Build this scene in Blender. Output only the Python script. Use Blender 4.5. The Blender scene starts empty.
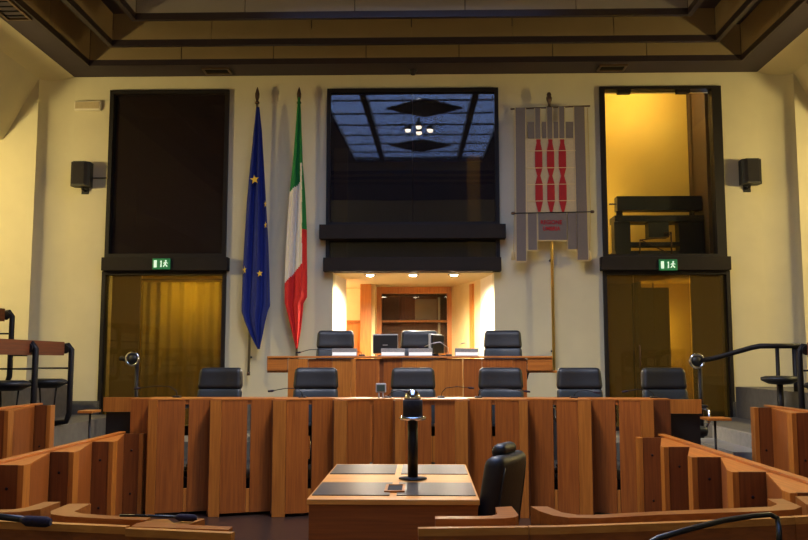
import bpy, bmesh, math, random
from mathutils import Vector, Matrix
random.seed(7)
PI = math.pi
S = bpy.context.scene
COL = S.collection

# ------------------------------------------------------------------ camera
F, CX, CY, H = 870.0, 404.0, 270.0, 1.45
TH = math.atan(90/870.0)
PS = math.atan(21/870.0*math.cos(TH))
cam = bpy.data.cameras.new('camera'); camo = bpy.data.objects.new('camera', cam); COL.objects.link(camo)
cam.sensor_width = 36.0; cam.lens = 36.0*F/808.0; cam.clip_start = 0.05; cam.clip_end = 200
camo.location = (0, 0, H); camo.rotation_euler = (PI/2+TH, 0, PS)
S.camera = camo
FW = Vector((-math.sin(PS)*math.cos(TH), math.cos(PS)*math.cos(TH), math.sin(TH)))
RT = Vector((math.cos(PS), math.sin(PS), 0)); UP = RT.cross(FW)
def P(x, y, Y):                       # survey helper: photo point at depth Y -> room (X, Z)
    r = FW*F + RT*(x-CX) - UP*(y-CY); t = Y/r.y
    return r.x*t, r.z*t+H
def PX(x, Y, y=360): return P(x, y, Y)[0]
def PZ(y, Y, x=425): return P(x, y, Y)[1]

# ------------------------------------------------------------------ world, light, exposure
w = bpy.data.worlds.new('sky'); S.world = w; w.use_nodes = True
bg = w.node_tree.nodes['Background']; bg.inputs[0].default_value = (0.42, 0.56, 0.95, 1); bg.inputs[1].default_value = 9.0
S.view_settings.view_transform = 'Standard'; S.view_settings.look = 'None'
S.view_settings.gamma = 1.0; S.view_settings.use_curve_mapping = False
S.view_settings.exposure = 0.0
S.cycles.max_bounces = 10; S.cycles.diffuse_bounces = 5; S.cycles.glossy_bounces = 4
S.cycles.transparent_max_bounces = 12; S.cycles.sample_clamp_indirect = 6.0
WARM = (1.0, 0.80, 0.36); WHITE = (1.0, 0.90, 0.74)
XC = -0.165                            # centre line of the hall

# ------------------------------------------------------------------ materials
def lin(c):
    return tuple(((v/255.0)/12.92 if v/255.0 <= 0.04045 else ((v/255.0+0.055)/1.055)**2.4) for v in c)
MATS = {}
def base(name):
    m = bpy.data.materials.new(name); m.use_nodes = True; MATS[name] = m
    nt = m.node_tree; return m, nt, nt.nodes['Principled BSDF']
def node(nt, t, **kw):
    n = nt.nodes.new(t)
    for k, v in kw.items(): setattr(n, k, v)
    return n
def plain(name, rgb, rough=0.6, metal=0.0, var=0.06, scale=8.0, bump=0.0, spec=0.5, coat=0.0):
    m, nt, b = base(name); L = nt.links
    tc = node(nt, 'ShaderNodeTexCoord'); nz = node(nt, 'ShaderNodeTexNoise'); nz.inputs['Scale'].default_value = scale
    nz.inputs['Detail'].default_value = 4
    L.new(tc.outputs['Object'], nz.inputs['Vector'])
    rp = node(nt, 'ShaderNodeValToRGB'); c = lin(rgb)
    rp.color_ramp.elements[0].position = 0.3; rp.color_ramp.elements[1].position = 0.7
    rp.color_ramp.elements[0].color = (*[v*(1-var) for v in c], 1); rp.color_ramp.elements[1].color = (*[min(1, v*(1+var)) for v in c], 1)
    L.new(nz.outputs['Fac'], rp.inputs[0]); L.new(rp.outputs[0], b.inputs['Base Color'])
    b.inputs['Roughness'].default_value = rough; b.inputs['Metallic'].default_value = metal
    b.inputs['Specular IOR Level'].default_value = spec; b.inputs['Coat Weight'].default_value = coat
    if bump:
        bp = node(nt, 'ShaderNodeBump'); bp.inputs['Strength'].default_value = bump; bp.inputs['Distance'].default_value = 0.01
        L.new(nz.outputs['Fac'], bp.inputs['Height']); L.new(bp.outputs[0], b.inputs['Normal'])
    return m
def wood(name, rgb, dark, axis=2, rough=0.4, coat=0.1, rnd=0.14):
    m, nt, b = base(name); L = nt.links
    tc = node(nt, 'ShaderNodeTexCoord'); mp = node(nt, 'ShaderNodeMapping')
    sc = [38.0, 38.0, 38.0]; sc[axis] = 1.6; mp.inputs['Scale'].default_value = sc
    oi = node(nt, 'ShaderNodeObjectInfo')
    ad = node(nt, 'ShaderNodeVectorMath', operation='ADD'); L.new(tc.outputs['Object'], ad.inputs[0]); L.new(oi.outputs['Random'], ad.inputs[1])
    L.new(ad.outputs[0], mp.inputs['Vector'])
    nz = node(nt, 'ShaderNodeTexNoise'); nz.inputs['Scale'].default_value = 1.6; nz.inputs['Detail'].default_value = 5; nz.inputs['Distortion'].default_value = 0.4
    L.new(mp.outputs[0], nz.inputs['Vector'])
    rp = node(nt, 'ShaderNodeValToRGB'); rp.color_ramp.elements[0].position = 0.32; rp.color_ramp.elements[1].position = 0.68
    rp.color_ramp.elements[0].color = (*lin(dark), 1); rp.color_ramp.elements[1].color = (*lin(rgb), 1)
    L.new(nz.outputs['Fac'], rp.inputs[0])
    mr = node(nt, 'ShaderNodeMapRange'); mr.inputs['To Min'].default_value = 1-rnd; mr.inputs['To Max'].default_value = 1+rnd*0.6
    L.new(oi.outputs['Random'], mr.inputs['Value'])
    mu = node(nt, 'ShaderNodeVectorMath', operation='SCALE'); L.new(rp.outputs[0], mu.inputs[0]); L.new(mr.outputs[0], mu.inputs['Scale'])
    L.new(mu.outputs[0], b.inputs['Base Color'])
    b.inputs['Roughness'].default_value = rough; b.inputs['Coat Weight'].default_value = coat; b.inputs['Coat Roughness'].default_value = 0.25
    return m
def glass(name, tint, refl=1.0, rough=0.0, add=0.06, film_haze=None):
    m = bpy.data.materials.new(name); m.use_nodes = True; nt = m.node_tree; nt.nodes.clear(); L = nt.links
    out = node(nt, 'ShaderNodeOutputMaterial'); mx = node(nt, 'ShaderNodeMixShader')
    tr = node(nt, 'ShaderNodeBsdfTransparent'); tr.inputs[0].default_value = (*tint, 1)
    gl = node(nt, 'ShaderNodeBsdfGlossy'); gl.inputs['Color'].default_value = (refl, refl, refl, 1); gl.inputs['Roughness'].default_value = rough
    lw = node(nt, 'ShaderNodeLayerWeight'); lw.inputs['Blend'].default_value = 0.5
    fr = node(nt, 'ShaderNodeMath', operation='POWER'); fr.inputs[1].default_value = 5.0; L.new(lw.outputs['Facing'], fr.inputs[0])
    tc = node(nt, 'ShaderNodeTexCoord'); nz = node(nt, 'ShaderNodeTexNoise'); nz.inputs['Scale'].default_value = 1.1; nz.inputs['Detail'].default_value = 1
    bp = node(nt, 'ShaderNodeBump'); bp.inputs['Strength'].default_value = 0.02; bp.inputs['Distance'].default_value = 0.03
    L.new(tc.outputs['Object'], nz.inputs['Vector']); L.new(nz.outputs['Fac'], bp.inputs['Height']); L.new(bp.outputs[0], gl.inputs['Normal'])
    ml = node(nt, 'ShaderNodeMath', operation='MULTIPLY_ADD'); ml.inputs[1].default_value = 0.95; ml.inputs[2].default_value = add+0.02
    L.new(fr.outputs[0], ml.inputs[0]); L.new(ml.outputs[0], mx.inputs[0]); L.new(tr.outputs[0], mx.inputs[1]); L.new(gl.outputs[0], mx.inputs[2])
    if film_haze:                             # diffuse pane tone: tint on the doors, painted haze on dark upper glass
        df = node(nt, 'ShaderNodeBsdfDiffuse'); df.inputs[0].default_value = (*lin(film_haze), 1); m2 = node(nt, 'ShaderNodeMixShader'); m2.inputs[0].default_value = 0.35
        L.new(tr.outputs[0], m2.inputs[1]); L.new(df.outputs[0], m2.inputs[2]); L.new(m2.outputs[0], mx.inputs[1])
    L.new(mx.outputs[0], out.inputs[0]); MATS[name] = m; return m
def glow(name, rgb, st):
    m, nt, b = base(name); c = lin(rgb)
    b.inputs['Base Color'].default_value = (*c, 1); b.inputs['Emission Color'].default_value = (*c, 1); b.inputs['Emission Strength'].default_value = st
    return m
plain('wall_paint', (208, 198, 162), 0.85, var=0.03, scale=3, bump=0.05)
plain('wall_yellow', (218, 184, 84), 0.85, var=0.03, scale=3)
plain('wall_white', (236, 226, 205), 0.8, var=0.02)
plain('cream', (228, 205, 150), 0.7, var=0.03)
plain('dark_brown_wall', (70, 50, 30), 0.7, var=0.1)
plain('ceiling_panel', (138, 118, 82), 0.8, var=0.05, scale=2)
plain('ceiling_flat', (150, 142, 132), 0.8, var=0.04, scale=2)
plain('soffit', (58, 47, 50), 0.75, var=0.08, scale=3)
plain('dark_trim', (40, 26, 28), 0.5, var=0.1)
plain('frame_metal', (26, 20, 18), 0.6, spec=0.25, metal=0.0, var=0.08)
plain('header_metal', (36, 30, 25), 0.7, spec=0.2, metal=0.0, var=0.08)
plain('floor_stone', (48, 34, 28), 0.32, var=0.15, scale=5, coat=0.1)
plain('grey_stone', (88, 84, 76), 0.6, var=0.16, scale=14)
plain('light_stone', (128, 124, 116), 0.55, var=0.12, scale=16)
plain('carpet_dark', (38, 34, 34), 0.95, var=0.2, scale=60)
plain('black_plastic', (14, 14, 16), 0.45, var=0.1)
plain('black_metal', (20, 16, 18), 0.5, spec=0.25, metal=0.0, var=0.1)
plain('leather', (15, 16, 19), 0.5, var=0.15, scale=45, bump=0.12)
plain('leather_low', (28, 35, 40), 0.46, var=0.12, scale=45, bump=0.12)
plain('desk_leather', (66, 60, 58), 0.3, var=0.12, scale=40, bump=0.02, spec=0.22)
plain('chrome', (205, 205, 210), 0.12, metal=1.0, var=0.02)
plain('steel', (175, 172, 165), 0.3, metal=0.9, var=0.04)
plain('gold', (214, 176, 92), 0.3, metal=0.85, var=0.05)
plain('pole_metal', (150, 138, 110), 0.35, metal=0.8, var=0.05)
plain('bronze', (92, 70, 52), 0.4, metal=0.6, var=0.1)
plain('plastic_white', (215, 206, 180), 0.5, var=0.02)
plain('plastic_grey', (150, 150, 148), 0.5, var=0.04)
plain('flag_blue', (18, 36, 112), 0.8, var=0.06, scale=20)
plain('flag_gold', (236, 194, 52), 0.75, var=0.03)
plain('flag_green', (20, 120, 48), 0.8, var=0.05, scale=20)
plain('flag_white', (224, 214, 186), 0.8, var=0.04, scale=20)
plain('flag_red', (205, 34, 26), 0.8, var=0.05, scale=20)
plain('banner_grey', (110, 100, 92), 0.85, var=0.06, scale=40)
plain('banner_cream', (184, 166, 128), 0.85, var=0.05, scale=40)
plain('banner_red', (158, 16, 20), 0.8, var=0.05, scale=30)
plain('banner_trim', (206, 184, 132), 0.8, var=0.05)
plain('curtain_cloth', (170, 148, 48), 0.85, var=0.06, scale=6)
plain('screen_grey', (62, 74, 66), 0.3, var=0.03)
plain('foam', (34, 24, 40), 0.95, var=0.2, scale=80, bump=0.3)
plain('paper_white', (245, 242, 232), 0.6, var=0.01)
plain('plate_grey', (104, 96, 86), 0.4, var=0.25, scale=60)
plain('cabinet_back', (120, 78, 50), 0.5, var=0.12)
plain('cabinet_grey', (160, 140, 120), 0.4, var=0.08)
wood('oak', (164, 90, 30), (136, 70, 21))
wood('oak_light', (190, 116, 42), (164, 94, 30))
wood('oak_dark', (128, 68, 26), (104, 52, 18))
wood('oak_x', (192, 114, 42), (164, 92, 30), axis=0)
wood('table_wood', (228, 158, 72), (208, 134, 54), axis=0, rough=0.38, coat=0.08)
wood('table_front', (152, 84, 34), (128, 68, 26), axis=0)
wood('oak_y', (192, 114, 42), (164, 92, 30), axis=1)
wood('mahogany', (128, 64, 32), (98, 46, 22), axis=1)
wood('rim_wood', (172, 106, 46), (148, 84, 34), axis=0, rough=0.3)
wood('edge_wood', (206, 140, 62), (184, 116, 46), axis=0, rough=0.35)
wood('cupboard_wood', (206, 132, 60), (184, 110, 46))
glass('glass_dark', (0.40, 0.37, 0.32), add=0.025, film_haze=(46, 46, 56))
glass('glass_black', (0.30, 0.27, 0.25), 0.5, add=0.01, film_haze=(62, 50, 48))  # brown diffuse tone stands in for hazy reflection
glass('glass_tint', (0.85, 0.78, 0.52), 0.8, add=0.02, film_haze=(112, 88, 36))
glass('glass_clear', (0.85, 0.85, 0.80), 0.7, add=0.0)
glass('glass_sky', (0.75, 0.82, 0.92))
glow('bulb', (255, 232, 200), 30.0)
glow('downlight_glow', (255, 240, 214), 40.0)
glow('exit_green', (18, 110, 62), 0.35)
glow('exit_white', (210, 240, 215), 0.7)

# ------------------------------------------------------------------ builders
def WMof(o):
    m = Matrix.Identity(4)
    chain = []
    while o is not None: chain.append(o); o = o.parent
    for c in reversed(chain): m = m @ c.matrix_basis
    return m
class MB:
    def __init__(s): s.bm = bmesh.new()
    def box(s, x0, x1, y0, y1, z0, z1, bev=0.0, seg=2):
        b = bmesh.new(); bmesh.ops.create_cube(b, size=1.0)
        bmesh.ops.scale(b, vec=(abs(x1-x0), abs(y1-y0), abs(z1-z0)), verts=b.verts)
        bmesh.ops.translate(b, vec=((x0+x1)/2, (y0+y1)/2, (z0+z1)/2), verts=b.verts)
        if bev: bmesh.ops.bevel(b, geom=list(b.edges), offset=bev, segments=seg, profile=0.5, affect='EDGES')
        s.join(b); return s
    def join(s, b, M=None):
        if M is not None: bmesh.ops.transform(b, matrix=M, verts=b.verts)
        me = bpy.data.meshes.new('t'); b.to_mesh(me); b.free(); s.bm.from_mesh(me); bpy.data.meshes.remove(me)
    def prism(s, poly, a0, a1, axis='z'):
        # poly of 2-D points; axis z -> (x,y), axis y -> (x,z), axis x -> (y,z)
        def mk(p, a):
            return {'z': (p[0], p[1], a), 'y': (p[0], a, p[1]), 'x': (a, p[0], p[1])}[axis]
        v0 = [s.bm.verts.new(mk(p, a0)) for p in poly]; v1 = [s.bm.verts.new(mk(p, a1)) for p in poly]
        n = len(poly); fs = [s.bm.faces.new(v0), s.bm.faces.new(v1)]
        for i in range(n): fs.append(s.bm.faces.new((v0[i], v0[(i+1) % n], v1[(i+1) % n], v1[i])))
        bmesh.ops.recalc_face_normals(s.bm, faces=fs); return s
    def tube(s, pts, r, n=8, caps=True):
        pts = [Vector(p) for p in pts]; rings = []
        rr = r if isinstance(r, (list, tuple)) else [r]*len(pts)
        d0 = (pts[1]-pts[0]).normalized(); ref = Vector((0, 0, 1)) if abs(d0.z) < 0.9 else Vector((1, 0, 0))
        a = d0.cross(ref).normalized()
        for i, p in enumerate(pts):
            d = ((pts[min(i+1, len(pts)-1)]-p).normalized() + (p-pts[max(i-1, 0)]).normalized())
            d = d.normalized() if d.length > 1e-6 else d0
            a = (a - d*a.dot(d)).normalized(); c = d.cross(a)
            rings.append([s.bm.verts.new(p+(a*math.cos(2*PI*k/n)+c*math.sin(2*PI*k/n))*rr[i]) for k in range(n)])
        fs = []
        for i in range(len(rings)-1):
            for k in range(n):
                fs.append(s.bm.faces.new((rings[i][k], rings[i][(k+1) % n], rings[i+1][(k+1) % n], rings[i+1][k])))
        for f in fs: f.smooth = True
        if caps: fs += [s.bm.faces.new(rings[0]), s.bm.faces.new(rings[-1])]
        bmesh.ops.recalc_face_normals(s.bm, faces=fs); return s
    def lathe(s, prof, c=(0, 0, 0), n=20, axis='z'):
        rings = []
        for r, h in prof:
            ring = []
            for k in range(n):
                q = (r*math.cos(2*PI*k/n), r*math.sin(2*PI*k/n))
                p = (q[0], q[1], h) if axis == 'z' else ((q[0], h, q[1]) if axis == 'y' else (h, q[0], q[1]))
                ring.append(s.bm.verts.new((p[0]+c[0], p[1]+c[1], p[2]+c[2])))
            rings.append(ring)
        fs = []
        for i in range(len(rings)-1):
            for k in range(n):
                fs.append(s.bm.faces.new((rings[i][k], rings[i][(k+1) % n], rings[i+1][(k+1) % n], rings[i+1][k])))
        for f in fs: f.smooth = True
        fs += [s.bm.faces.new(rings[0]), s.bm.faces.new(rings[-1])]
        bmesh.ops.recalc_face_normals(s.bm, faces=fs); return s
    def plank(s, a, b, th, z0, z1, side=1):
        # vertical board standing on the plan line a-b, th thick to the left (side=1) or right
        a = Vector((a[0], a[1])); b = Vector((b[0], b[1])); d = (b-a).normalized(); n = Vector((-d.y, d.x))*th*side
        return s.prism([a, b, b+n, a+n], z0, z1)
    def build(s, name, mat, parent=None, local=False, smooth=None):
        me = bpy.data.meshes.new(name)
        bm = s.bm
        if smooth:
            for f in bm.faces: f.smooth = True
        o = bpy.data.objects.new(name, me)
        if parent is not None:
            if not local: bmesh.ops.transform(bm, matrix=WMof(parent).inverted(), verts=bm.verts)
            o.parent = parent
        elif not local:
            xs = [v.co for v in bm.verts]
            c = Vector(((min(v.x for v in xs)+max(v.x for v in xs))/2, (min(v.y for v in xs)+max(v.y for v in xs))/2, min(v.z for v in xs)))
            bmesh.ops.translate(bm, vec=-c, verts=bm.verts); o.location = c
        bm.to_mesh(me); bm.free()
        for m in (mat if isinstance(mat, (list, tuple)) else [mat]): me.materials.append(MATS[m])
        COL.objects.link(o); return o
def thing(name, label, cat, loc=(0, 0, 0), rz=0.0, group=None):
    o = bpy.data.objects.new(name, None); o.empty_display_size = 0.1; COL.objects.link(o)
    o.location = loc; o.rotation_euler = (0, 0, rz); o['label'] = label; o['category'] = cat
    if group: o['group'] = group
    return o
def tag(o, label, cat, group=None):
    o['label'] = label; o['category'] = cat
    if group: o['group'] = group
    return o
def struct(o, label=None):
    o['kind'] = 'structure'
    if label: o['label'] = label
    return o
def anchor(name, loc):                   # an Empty that gathers a piece of the setting
    o = bpy.data.objects.new(name, None); o.empty_display_size = 0.1; COL.objects.link(o); o.location = loc; return o
def copy_tree(o, parent=None):
    c = o.copy(); COL.objects.link(c); c.parent = parent
    for ch in list(o.children): copy_tree(ch, c)
    return c
def bx(x0, x1, y0, y1, z0, z1, bev=0.0): return MB().box(x0, x1, y0, y1, z0, z1, bev)
def lamp(name, kind, loc, power, col, size=0.1, rot=(0, 0, 0), parent=None, **kw):
    l = bpy.data.lights.new(name, kind); l.energy = power; l.color = col
    if kind == 'AREA': l.size = size
    else: l.shadow_soft_size = size
    for k, v in kw.items(): setattr(l, k, v)
    o = bpy.data.objects.new(name, l); COL.objects.link(o); o.rotation_euler = rot
    o.location = loc
    if parent is not None:
        o.parent = parent; o.location = WMof(parent).inverted() @ Vector(loc)
    return o

# ================================================================== THE HALL
YB = 12.0
fl = struct(bx(-8, 7.7, -4, 16.2, -0.1, 0).build('floor', 'floor_stone'))
# back wall with its tall openings
LX0, LX1 = -4.47, -2.77; RX0, RX1 = 2.46, 4.15; CX0, CX1 = -1.375, 1.04; NX0, NX1 = -1.275, 0.957
ZT, ZW = 5.27, 5.75
wb = MB()
for a in [(-4.99, LX0, 0, ZW), (LX0, LX1, ZT, ZW), (LX1, CX0, 0, ZW), (CX0, NX0, 0, 2.66), (CX0, CX1, ZT, ZW), (NX1, CX1, 0, 2.66),
          (CX1, RX0, 0, ZW), (RX0, RX1, ZT, ZW), (RX1, 4.66, 0, ZW)]:
    wb.box(a[0], a[1], YB, YB+0.3, a[2], a[3])
struct(wb.build('wall_back', 'wall_paint'))
ARC = [(math.sin(k/24*PI/2), 1-math.cos(k/24*PI/2)) for k in range(25)]
m = MB().prism([(-5.39+.40*(1-u), YB-.28*v) for u, v in ARC]+[(-8, YB-.28), (-8, YB+0.3), (-4.99, YB+0.3)], 0, ZW)
struct(m.build('wall_back_left_aisle', 'wall_paint'))
m = MB().prism([(5.06-.40*(1-u), YB-.28*v) for u, v in ARC]+[(7.7, YB-.28), (7.7, YB+0.3), (4.66, YB+0.3)], 0, ZW)
struct(m.build('wall_back_right_aisle', 'wall_paint'))
struct(bx(-8.2, -8, -4, 12.3, 0, ZW).build('wall_left', 'wall_paint'))
struct(bx(7.7, 7.9, -4, 12.3, 0, ZW).build('wall_right', 'wall_paint'))
struct(bx(-8.2, 7.9, -4.2, -4, 0, ZW).build('wall_rear', 'wall_paint'))
# stone plinth along the back wall
bb = MB()
for x0, x1 in ((-4.97, LX0), (LX1, -1.95), (1.62, RX0), (RX1, 4.64)): bb.box(x0, x1, YB-0.04, YB, 0.3, 0.89)
bb.box(-8, -5.39, 11.70, 11.74, 0.3, 0.89); bb.box(5.06, 7.7, 11.70, 11.74, 0.3, 0.89)
struct(bb.build('baseboard_back', 'grey_stone'))
# aisle ceilings: cove, slope and flat part on both sides
for nm, sx in (('ceiling_aisle_left', -1), ('ceiling_aisle_right', 1)):
    f = lambda v: XC+sx*v
    m = MB()
    m.prism([(f(4.845), 5.48), (f(5.225), 5.37), (f(5.70), 4.50), (f(7.86), 4.50), (f(7.86), 5.75), (f(4.845), 5.75)], -4, YB, 'y')
    struct(m.build(nm, 'wall_paint'))
# stepped ceiling: soffit ring, three dark trims, two rings of panels, inner flat, skylight
def ring(o, i, z0, z1):                 # rectangles (x0,x1,y0,y1) outer and inner
    m = MB()
    m.box(o[0], i[0], o[2], o[3], z0, z1); m.box(i[1], o[1], o[2], o[3], z0, z1)
    m.box(i[0], i[1], o[2], i[2], z0, z1); m.box(i[0], i[1], i[3], o[3], z0, z1); return m
R0 = (-5.01, 4.68, -4.0, YB)
R1 = (-4.617, 4.297, 0.0, 11.5); R2 = (-4.08, 3.75, 0.6, 10.92); R3 = (-3.54, 3.19, 1.2, 10.22); R4 = (-1.8, 1.5, 1.7, 9.6)
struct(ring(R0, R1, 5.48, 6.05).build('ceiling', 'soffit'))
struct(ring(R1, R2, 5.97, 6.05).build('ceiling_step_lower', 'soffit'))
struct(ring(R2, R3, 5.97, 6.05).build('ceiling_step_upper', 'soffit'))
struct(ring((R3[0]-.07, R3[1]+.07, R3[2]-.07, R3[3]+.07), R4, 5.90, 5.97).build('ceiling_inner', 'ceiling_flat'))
def frame_ring(i, th, z0, z1):
    return ring((i[0]-th, i[1]+th, i[2]-th, i[3]+th), i, z0, z1)
def riser(i, z0, z1, pitch, mat, par, nx=None):      # upright panels round the ring, with open joints
    g = 0.006; th = 0.03
    def seg(a, b):
        n = max(1, round((b-a)/pitch)); return [(a+(b-a)*k/n, a+(b-a)*(k+1)/n) for k in range(n)]
    for a, b in seg(i[0], i[1]):
        bx(a+g, b-g, i[3], i[3]+th, z0, z1).build('ceiling_panel', mat, par); bx(a+g, b-g, i[2]-th, i[2], z0, z1).build('ceiling_panel', mat, par)
    for a, b in seg(i[2], i[3]):
        bx(i[0]-th, i[0], a+g, b-g, z0, z1).build('ceiling_panel', mat, par); bx(i[1], i[1]+th, a+g, b-g, z0, z1).build('ceiling_panel', mat, par)
for k, (R, z0, zt_, pitch, mat) in enumerate(((R1, 5.465, 5.97, 1.30, 'ceiling_panel'), (R2, 5.535, 5.97, 1.42, 'ceiling_panel'), (R3, 5.605, 5.90, 1.42, 'ceiling_flat'))):  # top ring's greyer tone puts the skylight's wash into its colour
    R_ = (R[0]+.022, R[1]-.022, R[2]+.022, R[3]-.022) if k == 0 else R
    m = frame_ring(R_, 0.02 if k == 0 else 0.06, z0, z0+.082)
    tr = struct(m.build('trim_%d' % (k+1), 'dark_trim'))
    riser(R_, z0+.082, zt_, pitch, mat, tr)
struct(frame_ring(R4, 0.03, 5.86, 5.93).build('trim_4', 'dark_trim'))
# skylight: dark beams, thin bars and panes
sk = struct(MB().box(-1.13, -1.02, R4[2], R4[3], 5.83, 5.99).box(0.84, 0.95, R4[2], R4[3], 5.83, 5.99).build('window_skylight', 'dark_trim'))
xs = [R4[0], -1.13, -1.02, -0.40, 0.22, 0.84, 0.95, R4[1]]
ny = 7
for (a, b) in ((R4[0], -1.13), (-1.02, -0.40), (-0.40, 0.22), (0.22, 0.84), (0.95, R4[1])):
    for j in range(ny):
        y0 = R4[2]+(R4[3]-R4[2])*j/ny; y1 = R4[2]+(R4[3]-R4[2])*(j+1)/ny
        bx(a+0.012, b-0.012, y0+0.012, y1-0.012, 5.905, 5.915).build('pane', 'glass_sky', sk)
for x in (-0.40, 0.22): bx(x-0.008, x+0.008, R4[2], R4[3], 5.89, 5.93).build('glazing_bar', 'dark_trim', sk)
for j in range(1, ny):
    y = R4[2]+(R4[3]-R4[2])*j/ny
    bx(R4[0], R4[1], y-0.008, y+0.008, 5.895, 5.925).build('glazing_bar', 'dark_trim', sk)
# two dark diamond baffles and the lamp cluster between them
for (cx, cy, lab) in ((0.0, 8.7, 'dark diamond-shaped ceiling baffle under skylight, on the back wall side'), (-0.08, 4.85, 'dark diamond-shaped ceiling baffle under skylight, on the seating side')):
    t = thing('ceiling_baffle', lab, 'baffle', (cx, cy, 5.70), 0, 'ceiling baffles under the skylight')
    MB().prism([(cx-.68, cy), (cx, cy-.75), (cx+.68, cy), (cx, cy+.75)], 5.70, 5.73).build('plate', 'dark_trim', t)
    for dx, dy in ((-.35, 0), (.35, 0)): MB().tube([(cx+dx, cy+dy, 5.73), (cx+dx, cy+dy, 5.90)], 0.008).build('rod', 'black_metal', t)
t = thing('ceiling_lamp', 'cluster of bright ceiling spotlights between the two diamond baffles', 'lamp', (-0.11, 7.0, 5.60))
MB().lathe([(0.05, 5.76), (0.05, 5.80), (0.02, 5.90)], (-0.11, 7.0, 0)).build('ceiling_rose', 'black_metal', t)
for dx, dy in ((-.22, -.02), (0, .30), (.22, -.02), (0, -.30)):
    x, y = -0.11+dx, 7.0+dy
    MB().lathe([(0.02, 5.75), (0.05, 5.73), (0.075, 5.66), (0.07, 5.66), (0.045, 5.70)], (x, y, 0), 16).build('lamp_shade', 'black_metal', t)
    MB().tube([(-0.11, 7.0, 5.77), (x, y, 5.745)], 0.01).build('arm', 'black_metal', t)
    MB().lathe([(0.005, 5.60), (0.045, 5.615), (0.062, 5.65), (0.05, 5.69), (0.01, 5.70)], (x, y, 0), 14).build('bulb', 'bulb', t)
    lamp('spot_bulb', 'SPOT', (x, y, 5.58), 260, WHITE, 0.35, parent=t, spot_size=2.3, spot_blend=0.8)
pl = bpy.data.lights.new('skylight_portal', 'AREA'); pl.shape = 'RECTANGLE'; pl.size = R4[1]-R4[0]; pl.size_y = R4[3]-R4[2]; pl.cycles.is_portal = True
po = bpy.data.objects.new('skylight_portal', pl); COL.objects.link(po); po.location = ((R4[0]+R4[1])/2, (R4[2]+R4[3])/2, 6.02)
# ceiling vents and dome camera
def vent(cx, cy, lx, ly, lab):
    t = thing('ceiling_vent', lab, 'vent', (cx, cy, 5.455), 0, 'ceiling vents in the dark soffit')
    ring((cx-lx/2, cx+lx/2, cy-ly/2, cy+ly/2), (cx-lx/2+.03, cx+lx/2-.03, cy-ly/2+.03, cy+ly/2-.03), 5.458, 5.48).build('frame', 'bronze', t)
    for k in range(4):
        y = cy-ly/2+0.04+(ly-0.08)*(k+.5)/4
        bx(cx-lx/2+.03, cx+lx/2-.03, y-.008, y+.008, 5.465, 5.478).build('slat', 'black_metal', t)
vent(-4.80, 9.55, 0.30, 0.62, 'thin-framed ceiling vent in the soffit above the tiered seats near curtained door')
vent(4.49, 9.3, 0.30, 0.62, 'thin-framed ceiling vent in the soffit above the stair handrail')
vent(PX(217, 11.75, 71), 11.75, 0.38, 0.24, 'narrow ceiling vent in the soffit above the blue flag')
vent(PX(612, 11.75, 68), 11.75, 0.38, 0.24, 'narrow ceiling vent in the soffit beside the grey banner')
tag(MB().lathe([(0.004, 5.40), (0.03, 5.41), (0.042, 5.435), (0.045, 5.46), (0.055, 5.462), (0.055, 5.48)], (PX(413, 11.8, 77), 11.8, 0), 16).build('dome_camera', 'black_plastic'), 'small black dome camera on soffit above the central glass', 'camera')

# podiums and steps
struct(bx(-3.55, 2.95, 8.62, 10.25, 0, 0.30).build('floor_podium_lower', 'carpet_dark'))
struct(bx(-2.0, 1.65, 10.25, 12.0, 0, 0.75).build('floor_podium_upper', 'carpet_dark'))
struct(bx(-4.06, -2.0, 10.25, 12.0, 0, 0.50).build('floor_landing_left', 'grey_stone'))
struct(bx(1.65, 3.30, 10.25, 12.0, 0, 0.50).build('floor_landing_right', 'grey_stone'))
struct(bx(-8, -4.06, 5.0, 11.74, 0, 0.72).build('floor_tier_left', 'grey_stone'))
struct(bx(-8, -4.75, 5.0, 11.70, 0.72, 1.12).build('floor_tier_left_upper', 'grey_stone'))
struct(bx(3.36, 7.7, 5.0, 11.74, 0, 0.70).build('floor_tier_right', 'grey_stone'))
struct(bx(4.1, 7.7, 5.0, 11.70, 0.70, 1.10).build('floor_tier_right_upper', 'grey_stone'))
st = struct(anchor('floor_steps', (3.1, 9.6, 0)))
for k, (x0, z) in enumerate(((3.30, 0.70), (3.0, 0.56), (2.7, 0.42), (2.45, 0.28))):
    x1 = 3.36 if k == 0 else (3.30, 3.0, 2.7)[k-1]
    bx(x0, x1, 8.66, 10.22, 0.0 if z < 0.3 else z-0.14, z).build('step', 'light_stone', st)
bx(3.0, 3.36, 8.7, 10.2, 0.30, 0.42).build('step', 'light_stone', st)

# ================================================================== GLAZED OPENINGS
def frame_rect(m, x0, x1, z0, z1, y0, y1, t):
    m.box(x0, x0+t, y0, y1, z0, z1); m.box(x1-t, x1, y0, y1, z0, z1); m.box(x0+t, x1-t, y0, y1, z1-t, z1); m.box(x0+t, x1-t, y0, y1, z0, z0+t)
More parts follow.
